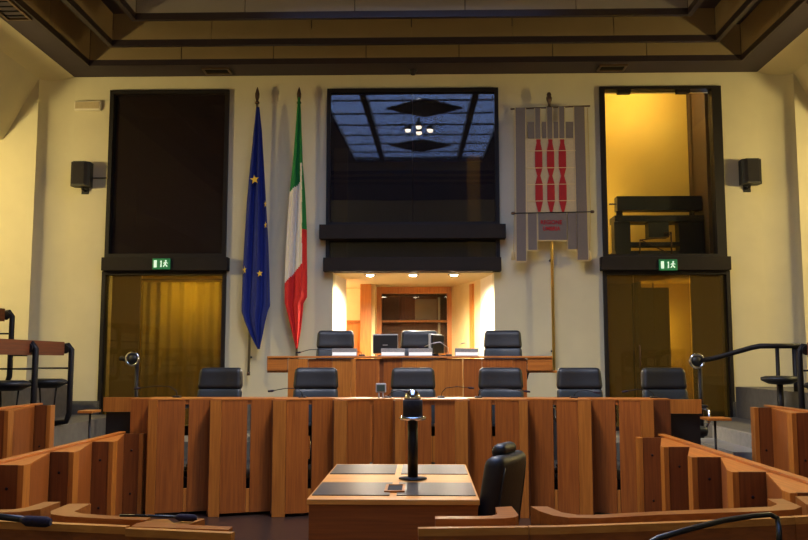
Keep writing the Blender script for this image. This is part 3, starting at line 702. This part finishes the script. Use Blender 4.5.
row = [((195, 241), 'black leather chair in front of the curtained glass door'), ((294, 339), 'black leather chair behind long desk, below the tricolour flag'),
       ((390, 436), 'black leather chair behind long desk, beside the small desk clock'), ((478, 526), 'black leather chair behind long desk, below presidency desk end near banner'),
       ((556, 602), 'black leather chair behind long desk, between banner pole and booth-side glass door'), ((642, 692), 'black leather chair in front of the glass door below yellow-lit booth')]
Yr = 9.22
for i, ((a, b), lab) in enumerate(row):
    c = proto if i == 0 else copy_tree(proto)
    x = (PX(a, Yr, 385)+PX(b, Yr, 385))/2
    c.location = (x, Yr-.25, 0.30); c.rotation_euler.z = (-.05, .04, 0, .03, -.04, .06)[i]; c['label'] = lab
Yp = 10.9
for (a, b), lab, rz in (((317, 356), 'black leather chair behind presidency desk, in front of the lit side room', .05), ((400, 439), 'black leather chair at middle of presidency desk, before the display cabinet', 0), ((482, 521), 'black leather chair at the banner end of presidency desk', -.06)):
    c = copy_tree(proto); x = (PX(a, Yp, 345)+PX(b, Yp, 345))/2
    c.location = (x, Yp-.27, 0.75); c.rotation_euler.z = rz; c['label'] = lab; c['group'] = 'black leather chairs behind the presidency desk'

# ================================================================== LONG COUNCIL DESK (zigzag front)
HR = 1.085
t = thing('council_desk', 'long orange oak council desk with zigzag panelled front', 'desk', (-0.25, 8.35, 0))
YF = 8.22; DJ = 0.18; TK = 0.025
strips = [(-2.606, -2.52), (-2.019, -1.916), (-1.426, -1.304), (-.853, -.731), (-.282, -.189)]
slits = [-2.265, -1.671, -1.088, -.507, .073]
rs = [(.278, .399), (.873, .956), (1.419, 1.544), (2.001, 2.121)]; rsl = [.64, 1.216, 1.798]
Z0, Z1 = 0.03, HR-.012; SW = 0.015
def module(xa, xb, xs_, ya, yb_, strip_at):
    # board line from (xa,ya) to (xb,yb_) with a slit at xs_
    def yy(x): return ya+(yb_-ya)*(x-xa)/(xb-xa)
    for (p, q_) in ((xa, xs_-SW), (xs_+SW, xb)):
        MB().plank((p+.003, yy(p+.003)), (q_-.0, yy(q_)), TK, Z0, Z1).build('front_panel', 'oak', t)
    MB().plank((xs_-SW, yy(xs_-SW)+.008), (xs_+SW, yy(xs_+SW)+.008), TK, Z0, .245).build('slit_infill', 'oak_light', t)
    MB().plank((xs_-SW, yy(xs_-SW)+.008), (xs_+SW, yy(xs_+SW)+.008), TK, 1.03, Z1).build('slit_infill', 'oak', t)
for i in range(4):
    s0, s1 = strips[i]; nx = strips[i+1][0]
    bx(s0, s1, YF, YF+.04, 0.0, Z1, .003).build('edge_strip', 'oak_light', t)
    module(s1, nx-.004, slits[i], YF+.005, YF+DJ, 'l')
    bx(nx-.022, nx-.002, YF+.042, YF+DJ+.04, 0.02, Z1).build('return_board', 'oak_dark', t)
s0, s1 = strips[4]; bx(s0, s1, YF, YF+.04, 0, Z1, .003).build('edge_strip', 'oak_light', t)
module(s1, rs[0][0], slits[4], YF+.012, YF+.012, 'c')
bx(rs[0][0]+.003, rs[0][1], YF, YF+.04, 0, Z1, .003).build('edge_strip', 'oak_light', t)
for i in range(3):
    module(rs[i][1]+.004, rs[i+1][0], rsl[i], YF+DJ, YF+.005, 'r')
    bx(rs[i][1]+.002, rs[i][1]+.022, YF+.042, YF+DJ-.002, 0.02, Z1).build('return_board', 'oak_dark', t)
    bx(rs[i+1][0]+.003, rs[i+1][1], YF, YF+.04, 0, Z1, .003).build('edge_strip', 'oak_light', t)
bx(-2.82, -2.612, YF+.142, YF+.167, 0.03, Z1).build('end_panel', 'oak', t)
bx(2.125, 2.31, YF+.12, YF+.145, 0.03, Z1).build('end_panel', 'oak_dark', t)
top = [(-2.82, YF+.142), (-2.612, YF+.142)]
for i in range(4): top += [(strips[i][0], YF), (strips[i][1], YF), (strips[i+1][0]-.004, YF+DJ)]
top += [(strips[4][0], YF), (rs[0][1], YF)]
for i in range(3): top += [(rs[i][1]+.004, YF+DJ), (rs[i+1][0], YF), (rs[i+1][1], YF)]
top += [(2.125, YF+.12), (2.31, YF+.12), (2.31, YF+.30), (-2.82, YF+.30)]
MB().prism(top, HR-.012, HR).build('desk_top', 'oak_x', t)
bx(PX(108, YF+.39), -2.82, YF+.39, YF+.42, 0, .94).build('side_box', 'black_plastic', t)
bx(2.315, PX(698, YF+.39), YF+.39, YF+.42, 0, .93).build('side_box', 'black_plastic', t)
bx(-2.78, 2.29, YF+.30, YF+.75, HR-.03, HR-.012).build('writing_top', 'oak_x', t)
bx(PX(105, YF+.35), -2.82, YF+.35, YF+.38, .945, HR).build('side_apron', 'oak_light', t)
bx(2.315, PX(700, YF+.35), YF+.35, YF+.38, .935, HR-.015).build('side_apron', 'oak_light', t)
for x in (-2.75, -1.66, -.63, .34, 1.22, 2.06): bx(x-.015, x+.015, YF+.40, YF+.72, .30, HR-.03).build('support_panel', 'oak_dark', t)
for (x0, x1, z, sd) in ((PX(85, 8.5), PX(104, 8.6)-.01, .965, 'left'), (PX(701, 8.5), PX(724.5, 8.5), .905, 'right')):
    s = thing('side_shelf', 'small pale wood side shelf at the %s end of long council desk' % ('curtained-door' if sd == 'left' else 'handrail'), 'shelf', ((x0+x1)/2, 8.5, 0), 0)
    bx(x0, x1, 8.36, 8.60, z-.025, z, .004).build('board', 'oak_light', s)
    MB().tube([((x0+x1)/2, 8.5, 0), ((x0+x1)/2, 8.5, z-.025)], .012).build('leg', 'black_metal', s)

# clock
x, z = P(381, 388, 8.45)
t = thing('desk_clock', 'small silver square digital clock standing on long council desk', 'clock', (x, 8.45, HR))
bx(x-.05, x+.05, 8.43, 8.47, z-.045, z+.045, .008).build('case', 'plastic_grey', t)
bx(x-.038, x+.038, 8.424, 8.431, z-.032, z+.03).build('display', 'screen_grey', t)
for s in (-1, 1): bx(x+s*.02-.006, x+s*.02+.006, 8.43, 8.49, HR, z-.043).build('foot', 'plastic_grey', t)

# microphones
def mic(head, neck, base_xy, zb, Y, lab, group, r=.0045, hr=.011, col='black_metal'):
    hx, hz = P(*head, Y); nx, nz = P(*neck, Y)
    t = thing('gooseneck_microphone', lab, 'microphone', (base_xy, Y, zb), 0, group)
    bx(base_xy-.035, base_xy+.035, Y-.045, Y+.045, zb, zb+.022, .006).build('base', 'black_plastic', t)
    d = 1 if hx > nx else -1
    MB().tube([(base_xy, Y, zb+.02), (base_xy+d*.01, Y, zb+(nz-zb)*.6), (nx, Y, nz), ((nx+hx)/2, Y, (nz+hz)/2+.012), (hx, Y, hz)], r, 6).build('neck', col, t)
    L = .06
    MB().tube([(hx-d*.005, Y, hz), (hx+d*L*.3, Y, hz-.004), (hx+d*L, Y, hz-.008)], [r*1.2, hr, hr*.8], 8).build('head', 'foam', t)
G = 'gooseneck microphones on the long desk'
Ym = 8.66; zb = HR-.0105
mic((274, 390.5), (298, 388.5), PX(303, Ym), zb, Ym, 'gooseneck microphone bent towards curtained door, by chair below tricolour', G)
mic((404, 391), (392, 392), PX(388, Ym), zb, Ym, 'short gooseneck microphone beside the small desk clock', G)
mic((468, 387.5), (446, 388), PX(441, Ym), zb, Ym, 'gooseneck microphone between the middle chair and next chair to banner', G)
mic((524, 391), (484, 388.5), PX(478, Ym), zb, Ym, 'long gooseneck microphone pointing at the banner pole', G)
mic((594, 392), (578, 391), PX(573, Ym), zb, Ym, 'gooseneck microphone in front of chair beside banner pole', G)
mic((628, 391), (648, 390), PX(653, Ym), zb, Ym, 'gooseneck microphone in front of chair by booth-side glass door', G)
mic((140, 388), (170, 386.5), PX(178, Ym), zb, Ym, 'gooseneck microphone at curtained door end of long desk', G)

# ================================================================== PRESIDENCY DESK
YD = 10.0; ZD = 1.495
t = thing('presidency_desk', 'raised oak presidency desk with vertical panels and overhanging top', 'desk', (-0.2, YD+.2, 0.3))
px = [288, 298, 308, 332, 351, 356, 379, 383.5, 402, 432, 463, 482, 513, 527]
for a, b in zip(px, px[1:]):
    w_ = b-a; dy = 0.0 if w_ < 12 else random.choice((.012, .02, .028))
    if a == 379: continue
    bx(PX(a, YD)+.002, PX(b, YD)-.002, YD+dy, YD+dy+.03, .30, ZD-.03).build('front_panel', 'oak_light' if w_ < 12 else random.choice(('oak', 'oak', 'oak_light')), t)
bx(PX(379, YD), PX(383.5, YD), YD+.05, YD+.06, .30, ZD-.03).build('recess_panel', 'oak_dark', t)
bx(PX(267, YD), PX(552.5, YD), YD-.01, YD+.55, ZD-.022, ZD, .003).build('top', 'oak_x', t)
for a, b in ((267, 287.5), (527.5, 552.5)): bx(PX(a, YD), PX(b, YD), YD+.005, YD+.03, 1.33, ZD-.022).build('end_apron', 'oak_x', t)
for a, b in ((267, 287), (528, 560)): bx(PX(a, YD), PX(b, YD), YD+.03, YD+.42, 1.305, 1.33).build('end_shelf', 'oak_light', t)
for a in (-1.55, 1.13): bx(a-.015, a+.015, YD+.06, YD+.30, .75, ZD-.022).build('side_panel', 'oak_dark', t)
# things on it
for i, (a, b) in enumerate(((332, 357), (381, 405), (408.5, 432.5), (455, 478.5))):
    Y = YD+.10; x0, x1 = PX(a, Y), PX(b, Y)
    n = thing('name_plate', ('clear and white name plate before chair of the lit side room', 'clear and white name plate in front of the upright black monitor', 'clear and white name plate in front of the middle presidency chair', 'clear and white name plate next to the banner-end presidency chair')[i], 'name plate', ((x0+x1)/2, Y, ZD), 0, 'name plates on the presidency desk')
    bx(x0, x1, Y-.035, Y+.035, ZD, ZD+.008).build('base', 'plastic_grey', n)
    MB().prism([(Y-.033, ZD+.006), (Y-.025, ZD+.006), (Y-.013, ZD+.045), (Y-.021, ZD+.045)], x0+.006, x1-.006, 'x').build('white_card', 'paper_white', n)
    MB().prism([(Y-.020, ZD+.047), (Y-.013, ZD+.047), (Y-.001, ZD+.088), (Y-.008, ZD+.088)], x0, x1, 'x').build('upper_band', 'plate_grey', n)
    MB().prism([(Y+.03, ZD+.006), (Y+.033, ZD+.006), (Y+.002, ZD+.09), (Y-.001, ZD+.09)], x0, x1, 'x').build('rear_panel', 'plastic_grey', n)
Y = YD+.34
x0, x1 = PX(372.5, Y), PX(398, Y); z1 = PZ(334, Y)
n = thing('monitor', 'black computer monitor with pale rim seen from behind on presidency desk', 'monitor', ((x0+x1)/2, Y, ZD))
bx(x0, x1, Y, Y+.03, ZD+.03, z1, .006).build('bezel', 'plastic_grey', n)
bx(x0+.012, x1-.004, Y-.03, Y, ZD+.035, z1-.012, .006).build('back_shell', 'black_plastic', n)
bx((x0+x1)/2-.03, (x0+x1)/2+.03, Y-.032, Y-.03, (ZD+z1)/2-.004, (ZD+z1)/2+.004).build('badge', 'plastic_grey', n)
bx((x0+x1)/2-.09, (x0+x1)/2+.09, Y-.08, Y+.08, ZD, ZD+.012, .003).build('foot', 'black_plastic', n)
bx((x0+x1)/2-.03, (x0+x1)/2+.03, Y-.005, Y+.02, ZD+.01, ZD+.05).build('stand', 'black_plastic', n)
x = PX(436.5, Y)
n = thing('monitor', 'black monitor turned edge-on beside the middle presidency chair', 'monitor', (x, Y, ZD), math.radians(62))
bx(-.15, .15, 0, .03, .03, z1-ZD, .006).build('bezel', 'plastic_grey', n, True)
bx(-.14, .14, -.03, 0, .035, z1-ZD-.012, .006).build('back_shell', 'black_plastic', n, True)
bx(-.09, .09, -.08, .08, 0, .012, .003).build('foot', 'black_plastic', n, True)
bx(-.03, .03, -.005, .02, .01, .05).build('stand', 'black_plastic', n, True)
G2 = 'gooseneck microphones on the presidency desk'
mic((301, 352), (318, 349.5), PX(362, YD+.25), ZD, YD+.25, 'gooseneck microphone reaching out over end of presidency desk near tricolour', G2)
mic((424, 347), (440, 342), PX(449, YD+.12), ZD, YD+.12, 'gooseneck microphone angled in front of the middle presidency chair', G2, .005, .010, 'steel')

# ================================================================== SIDE BARRIERS (zigzag, either side of the floor)
def side_barrier(name, xc, ys, sgn, lab, xrec, xcap, H_=.755, zb=0.0, last=True):
    # sgn +1: barrier on the left side, protruding towards +x;  ys = near ends of the modules
    y0, y1 = ys[0], ys[-1]
    t = thing(name, lab, 'barrier', (xrec, (y0+y1)/2, 0))
    for a, b in zip(ys, ys[1:]):
        MB().box(*sorted((xc-sgn*.042, xrec-sgn*.02)), a, a+.024, zb, H_).build('return_board', 'oak_dark', t)  # darker oak stands for the shade on boards turned from the light
        for z in (.2, .60): MB().lathe([(.002, -.004), (.010, -.003), (.010, .002)], ((xc+xrec)/2-sgn*.02, a, zb+z), 10, 'y').build('bolt', 'black_metal', t)
        MB().box(*sorted((xc-sgn*.040, xc)), a-.004, min(a+.10, b-.004), zb, H_, .002).build('edge_strip', 'oak_light', t)
        if b-a < .3: continue
        MB().plank((xc-sgn*.004, a+.104), (xrec, b-.01), .022, zb+.03, H_-.014, sgn).build('side_panel', 'oak', t)
        MB().prism([(xc-sgn*.041, a+.026), (xc-sgn*.041, a+.102), (xc-sgn*.004, a+.104), (xrec, b-.008), (xrec-sgn*.05, b-.008), (xrec-sgn*.05, a+.026)], H_-.012, H_-.001).build('top_board', 'oak_y', t)
    MB().box(*sorted((xcap-sgn*.045, xcap+sgn*.016)), y0-.05, y1-.005, H_, H_+.018, .003).build('cap_rail', 'oak_y', t)
    for a, b in zip(ys, ys[1:]):
        MB().box(*sorted((xrec-sgn*.05, xrec-sgn*.024)), a+.026, b-.02, zb+.03, H_-.014).build('rear_panel', 'oak_dark', t)
side_barrier('zigzag_barrier', -2.665, [4.32, 5.0, 5.82, 6.65, 7.49, 8.29, 8.352], 1, 'low orange oak zigzag barrier on the curtained-door side of the floor', -2.845, -2.87)
side_barrier('zigzag_barrier', 1.915, [4.72, 5.58, 6.41, 7.15, 7.99, 8.20], -1, 'low orange oak zigzag barrier on the handrail side of the floor', 2.12, 2.165)
side_barrier('tier_barrier', -3.72, [6.0, 6.9, 7.78, 8.66, 8.82], 1, 'taller oak zigzag barrier before the tiered seats near curtained door', -3.88, -3.885, 1.0)
side_barrier('tier_barrier', 3.13, [5.9, 6.75, 7.6, 8.45, 8.62], -1, 'taller oak zigzag barrier before the tiered seats near handrail', 3.29, 3.30, 1.0)

# ================================================================== TIERED SIDE SEATING
def tier_bench(xd, sgn, zf, ys, lab, group):
    # long writing board on tube frames along y; sgn +1 = left side of hall (faces +x)
    zt = zf+.93
    t = thing('tier_bench', lab, 'bench', (xd, (ys[0]+ys[-1])/2, zf), 0, group)
    MB().prism([(xd+sgn*.02, zt-.15), (xd+sgn*.02, zt), (xd-sgn*.02, zt), (xd-sgn*.03, zt-.15)], ys[0]-.1, ys[-1]-.10, 'y').build('front_board', 'mahogany', t)
    bx(*sorted((xd-sgn*.45, xd-sgn*.02)), ys[0]-.1, ys[-1]-.10, zt-.03, zt, .004).build('writing_board', 'mahogany', t)
    for y in ys:
        fr = MB().tube([(xd-sgn*.30, y, zt-.06), (xd-sgn*.05, y, zt-.05), (xd+sgn*.02, y, zt-.035), (xd+sgn*.06, y, zt-.09), (xd+sgn*.06, y, zf+.14), (xd+sgn*.03, y, zf+.05), (xd-sgn*.10, y, zf+.03)], .032, 10).build('tube_leg', 'black_metal', t)
        MB().lathe([(.05, -.018), (.05, .018)], (xd+sgn*.0, y-.04, zt-.08), 14, 'y').build('pivot', 'black_metal', fr)
        MB().tube([(xd+sgn*.06, y, zt-.29), (xd-sgn*.34, y, zt-.29), (xd-sgn*.34, y, zt-.12)], .011, 8).build('support_rod', 'black_metal', fr)
        sy = y-.10
        se = MB().lathe([(.01, -.03), (.12, -.025), (.19, .015), (.205, .04), (.195, .06), (.15, .075), (.01, .07)], (xd-sgn*.15, sy, zt-.48), 20).build('swing_seat', 'leather', t)
        MB().tube([(xd+sgn*.05, y, zt-.44), (xd-sgn*.05, sy, zt-.49)], .016, 8).build('seat_arm', 'black_metal', se)
        MB().tube([(xd-sgn*.05, sy, zt-.48), (xd-sgn*.07, sy, zt-.70), (xd-sgn*.22, sy, zt-.70), (xd-sgn*.24, sy, zt-.48)], .010, 8).build('seat_hanger', 'black_metal', se)
    bx(*sorted((xd-sgn*.42, xd-sgn*.30)), ys[-1]-.42, ys[-1]-.30, zt-.16, zt-.03).build('junction_box', 'black_plastic', t)
G3 = 'tiered seat benches at the sides of the hall'
tier_bench(-4.02, 1, .72, [7.0, 7.9, 8.8, 9.7], 'red-brown writing bench on black tubes with swing seats, near curtained door, front row', G3)
tier_bench(-4.95, 1, 1.12, [8.2, 9.2, 10.2], 'red-brown writing bench on black tubes, raised second row near curtained door', G3)
tier_bench(3.98, -1, .70, [6.6, 7.5, 8.4, 9.25], 'red-brown writing bench on black tubes with swing seats, beside stair handrail', G3)
# handrails
def pt(px, py, Y): a = P(px, py, Y); return (a[0], Y, a[1])
t = thing('stair_handrail', 'black tube handrail with chrome ring end before the booth-side glass door', 'handrail', (3.7, 10.3, .5))
MB().tube([pt(699, 361, 10.4), pt(715, 358, 10.3), pt(752, 347.5, 10.1), pt(760, 346, 10.05), pt(800, 346, 9.85)], .030, 10).build('rail', 'black_metal', t)
c = pt(697, 361, 10.37)
MB().tube([(c[0]+.078*math.cos(2*PI*k/24), c[1], c[2]+.078*math.sin(2*PI*k/24)) for k in range(25)], .017, 10, False).build('end_ring', 'chrome', t)
MB().lathe([(.004, -.008), (.066, -.006), (.066, .022), (.004, .026)], c, 18, 'y').build('end_disc', 'black_plastic', t)
MB().tube([(c[0]+.04, 10.4, c[2]-.05), (c[0]+.04, 10.4, .50)], .024, 10).build('post', 'black_metal', t)
v = pt(777, 347, 9.97); MB().tube([v, (v[0], v[1], .70)], .022, 10).build('post', 'black_metal', t)
v = pt(795, 347, 9.9); MB().tube([v, (v[0], v[1], .70)], .034, 10).build('post', 'black_metal', t)
v0 = pt(758, 380, 9.8); v1 = pt(795, 380, 9.8)
s = thing('swing_seat', 'round black swing seat hanging below stair handrail bars', 'seat', ((v0[0]+v1[0])/2, 9.7, .70))
MB().lathe([(.01, -.05), (.12, -.04), (.20, 0), (.20, .03), (.15, .045), (.01, .05)], ((v0[0]+v1[0])/2, 9.7, v0[2]), 20).build('pad', 'leather', s)
MB().tube([((v0[0]+v1[0])/2, 9.7, v0[2]-.04), ((v0[0]+v1[0])/2, 9.7, .70)], .03, 10).build('stem', 'black_metal', s)
t = thing('door_handrail', 'black handrail post with chrome ring before the curtained glass door', 'handrail', (-3.68, 11.0, .5))
c = pt(132.5, 359, 10.9)
MB().tube([(c[0]+.078*math.cos(2*PI*k/24), c[1], c[2]+.078*math.sin(2*PI*k/24)) for k in range(25)], .017, 10, False).build('end_ring', 'chrome', t)
MB().lathe([(.004, -.008), (.066, -.006), (.066, .022), (.004, .026)], c, 18, 'y').build('end_disc', 'black_plastic', t)
MB().tube([(c[0]-.02, 10.93, c[2]), (c[0]-.18, 11.0, c[2]+.005), (c[0]-.26, 11.25, c[2]+.01)], .03, 10).build('rail', 'black_metal', t)
MB().tube([(c[0]+.05, 10.93, c[2]-.06), (c[0]+.05, 10.93, .5)], .024, 10).build('post', 'black_metal', t)

# ================================================================== CLERKS' TABLE
TX0, TX1, TY0, TY1, TZ = -.612, .279, 4.572, 6.097, .74
t = thing('clerk_table', 'light wood clerks table with four grey leather inlays', 'table', (-.166, 5.33, 0))
bx(TX0, TX1, TY0, TY1, TZ-.032, TZ-.004, .003).build('table_top', 'table_wood', t)
for x0, x1 in ((TX0+.012, -.190), (-.152, TX1-.012)):
    for y0, y1 in ((TY0+.12, 5.17), (5.56, TY1-.06)):
        bx(x0, x1, y0, y1, TZ-.006, TZ+.0005).build('leather_inlay', 'desk_leather', t)
bx(TX0+.01, TX1-.01, TY0+.01, TY0+.035, 0, TZ-.032).build('front_panel', 'table_front', t)
bx(TX0+.01, TX1-.01, TY1-.035, TY1-.01, 0, TZ-.032).build('rear_panel', 'table_front', t)
bx(-.36, -.325, TY0+.035, TY1-.035, .1, TZ-.032).build('spine_panel', 'table_front', t)
so = ring((-.222, -.112, 4.79, 5.05), (-.207, -.127, 4.81, 5.03), TZ-.002, TZ+.008).build('socket_frame', 'oak_light', t)
bx(-.207, -.127, 4.81, 5.03, TZ-.004, TZ+.004).build('socket_well', 'carpet_dark', so)
# microphone/camera column on it
cx, cy = -.075, 5.335
t = thing('dome_column', 'black column with chrome flange and clear dome on clerks table', 'camera', (cx, cy, TZ))
MB().lathe([(.004, TZ), (.085, TZ), (.085, TZ+.006), (.035, TZ+.012), (.004, TZ+.012)], (cx, cy, 0), 24).build('base_plate', 'black_metal', t)
MB().tube([(cx, cy, TZ+.01), (cx, cy, 1.095)], .031, 18).build('column', 'black_metal', t)
MB().lathe([(.004, 1.09), (.075, 1.09), (.083, 1.097), (.083, 1.105), (.07, 1.112), (.004, 1.112)], (cx, cy, 0), 28).build('flange', 'chrome', t)
MB().lathe([(.004, 1.112), (.060, 1.112), (.060, 1.205), (.056, 1.21), (.004, 1.21)], (cx, cy, 0), 28).build('drum', 'carpet_dark', t)
MB().lathe([(.050*math.cos(a*PI/2/8)+.0005, 1.21+.062*math.sin(a*PI/2/8)) for a in range(9)], (cx, cy, 0), 24).build('dome', 'chrome', t)
c = make_chair('clerk_chair', 'black leather reclined chair drawn up beside the clerks table', 'chair', False, None, .94, True)
c.location = (.18, 5.02, 0); c.rotation_euler.z = math.radians(-115)

# ================================================================== FOREGROUND MEMBERS' DESKS
def member_desk(near, rim, lab, top, ext=None):
    cx = sum(p[0] for p in near)/len(near); cy = sum(p[1] for p in near)/len(near)
    t = thing('member_desk', lab, 'desk', (cx, cy, 0), 0, "members' desks in front of the floor")
    for a, b in zip(near, near[1:]):
        MB().plank(a, b, .03, 0, .742).build('back_panel', 'table_front', t)
        MB().plank((a[0], a[1]-.003), (b[0], b[1]-.003), .036, .742, .772).build('top_edge', 'edge_wood', t)
    MB().prism(rim, .70, .772).build('curved_rim', 'rim_wood', t)
    r2 = [(x*.0+x, y) for x, y in rim]
    MB().prism(rim, .0, .70).build('curved_side', 'table_front', t)
    if top: MB().prism(top, .66, .685).build('shelf', 'table_front', t)
    return t
member_desk([(-.028, 3.607), (.42, 3.648)], [(.042, 3.825), (.25, 3.83), (.34, 3.845), (.39, 3.875), (.41, 3.93), (.402, 4.155), (.324, 4.13), (.318, 3.95), (.29, 3.91), (.25, 3.90), (.042, 3.89)],
            'curved oak member desk directly in front of clerks table chair', [(-.02, 3.66), (.42, 3.70), (.40, 3.82), (.05, 3.81)])
member_desk([(.424, 3.649), (.55, 3.66), (1.112, 3.775), (1.60, 3.90)], [(.49, 4.157), (.515, 4.03), (.56, 3.92), (.62, 3.87), (.75, 3.86), (1.04, 3.95), (1.5, 4.045), (1.68, 4.10), (1.75, 4.18), (1.756, 4.415), (1.677, 4.40), (1.665, 4.25), (1.61, 4.18), (1.04, 4.035), (.74, 3.94), (.67, 3.94), (.61, 4.0), (.568, 4.158)],
            'wide curved oak member desk under the arched black cable', [(.44, 3.70), (.55, 3.71), (1.1, 3.825), (1.59, 3.95), (1.56, 4.03), (1.04, 3.93), (.75, 3.845), (.5, 3.83)])
member_desk([(1.605, 3.902), (2.3, 4.12)], [(1.80, 4.13), (2.4, 4.36), (2.4, 4.43), (2.0, 4.28), (1.94, 4.30), (1.93, 4.50), (1.85, 4.49), (1.80, 4.25)],
            'curved oak member desk beside the handrail side barrier', None)
member_desk([(-2.45, 3.87), (-1.8, 3.725), (-1.225, 3.616)], [(-2.45, 4.04), (-1.93, 3.93), (-1.82, 3.95), (-1.76, 4.03), (-1.754, 4.234), (-1.83, 4.232), (-1.845, 4.07), (-1.88, 4.02), (-1.95, 4.01), (-2.45, 4.12)],
            'curved oak member desk under the thick dark microphone head', [(-2.4, 3.91), (-1.8, 3.775), (-1.23, 3.666), (-1.25, 3.74), (-1.75, 3.85), (-2.4, 3.99)])
member_desk([(-1.212, 3.578), (-.763, 3.493)], [(-1.205, 3.625), (-.79, 3.565), (-.789, 3.63), (-.98, 3.665), (-.945, 3.80), (-.99, 3.815), (-1.05, 3.70), (-1.10, 3.79), (-1.16, 3.785), (-1.205, 3.69)],
            'short oak member desk ending at the open floor', None)
tag(MB().prism([(-1.69, 4.18), (-1.692, 3.98), (-1.655, 3.90), (-1.57, 3.85), (-1.38, 3.80), (-1.19, 3.765), (-1.19, 3.83), (-1.375, 3.87), (-1.53, 3.92), (-1.58, 3.97), (-1.587, 4.186)], .0, .772).build('curved_screen', 'rim_wood'), 'curved oak screen panel beside the member desk with the dark microphone', 'panel')
# foreground gooseneck microphones
def pz(px, py, Z):
    r = FW*F + RT*(px-CX) - UP*(py-CY); k = (Z-H)/r.z; return (r.x*k, r.y*k, Z)
t = thing('gooseneck_microphone', 'black arched gooseneck cable looping over the wide member desk', 'microphone', (.9, 3.5, 0.78), 0, 'gooseneck microphones in the foreground')
MB().tube([(.72, 3.30, .72), pz(658, 538, .80), pz(690, 529, .82), pz(723, 520.5, .83), pz(752, 516, .83), pz(770, 514.5, .83), pz(777, 518, .81), pz(779, 528, .78), pz(779, 545, .72)], .011, 8).build('neck', 'black_plastic', t)
MB().tube([(.60, 3.20, .70), (.72, 3.30, .72)], .02, 10).build('head', 'foam', t)
t = thing('gooseneck_microphone', 'black gooseneck microphone with thick foam head lying over member desk', 'microphone', (-1.9, 3.8, 0.78), 0, 'gooseneck microphones in the foreground')
MB().tube([pz(-30, 514, .80), pz(-5, 516, .80), pz(24, 519.5, .80)], .014, 8).build('neck', 'black_plastic', t)
MB().tube([pz(22, 519.5, .80), pz(28, 521, .80), pz(46, 522, .80), pz(51, 522, .80)], [.012, .022, .022, .014], 12).build('head', 'foam', t)
t = thing('gooseneck_microphone', 'thin gooseneck microphone with dark foam head over short member desk', 'microphone', (-1.1, 3.8, 0.78), 0, 'gooseneck microphones in the foreground')
MB().tube([pz(120, 515.5, .79), pz(150, 516, .79), pz(178, 517, .79)], .006, 8).build('neck', 'black_plastic', t)
MB().tube([pz(176, 517, .79), pz(180, 517.5, .79), pz(193, 518, .79), pz(197, 518, .79)], [.008, .015, .015, .008], 12).build('head', 'foam', t)

# ================================================================== LAMPS OF THE SIDE ROOMS AND AISLES
def globe(x, y, z, power, col, lab, name='wall_lamp', r=.12, cat='lamp', hang=None):
    t = thing(name, lab, cat, (x, y, z))
    MB().lathe([(r*math.cos(a)+.001, r*math.sin(a)) for a in [(-.5+k/12)*PI for k in range(13)]], (x, y, z), 20).build('globe', 'bulb_soft', t)
    if hang: MB().tube([(x, y, z+r), (x, y, hang)], .012).build('stem', 'bronze', t)
    lamp('globe_light', 'POINT', (x, y, z-r-.06), power, col, .12, parent=t)
glow('bulb_soft', (255, 214, 140), 4.0)
globe(-6.6, 9.2, 3.9, 340, WARM, 'warm globe lamp in the aisle above the tiered seats near curtained door', hang=4.5)
globe(6.3, 9.2, 3.9, 340, WARM, 'warm globe lamp in the aisle above the tiered seats near handrail', hang=4.5)
globe(-3.5, 12.5, 2.79, 34, WARM, 'warm globe lamp above the mustard curtain', r=.045, hang=2.85)
globe(PX(656, 14.1), 14.15, 2.1, 30, WARM, 'warm globe lamp behind the brown lobby cupboard', r=.08, hang=2.70)
globe(3.2, 12.42, 5.52, 40, (1.0, .85, .52), 'warm globe lamp in the yellow control booth', r=.045, hang=5.6)
globe(2.39, 12.5, 3.9, 20, (1.0, .85, .52), 'small hidden globe added to brighten the lower control booth', r=.045, hang=5.6)  # added fill light, out of view, evens the booth wall
globe(-1.95, 13.9, 2.35, 60, (1, .8, .5), 'bright globe lamp in the side room of the niche', r=.08, hang=2.66)
globe(-4.1, -1.5, 4.7, 80, WHITE, 'pendant globe lamp over the rear seating, on the curtained-door side', 'pendant_lamp', r=.14, hang=5.48)
globe(3.9, -1.5, 4.7, 80, WHITE, 'pendant globe lamp over the rear seating, on the handrail side', 'pendant_lamp', r=.14, hang=5.48)
globe(1.45, 12.6, 4.6, 20, WARM, 'dim globe lamp in the gallery behind the central glass', r=.06, hang=5.5)
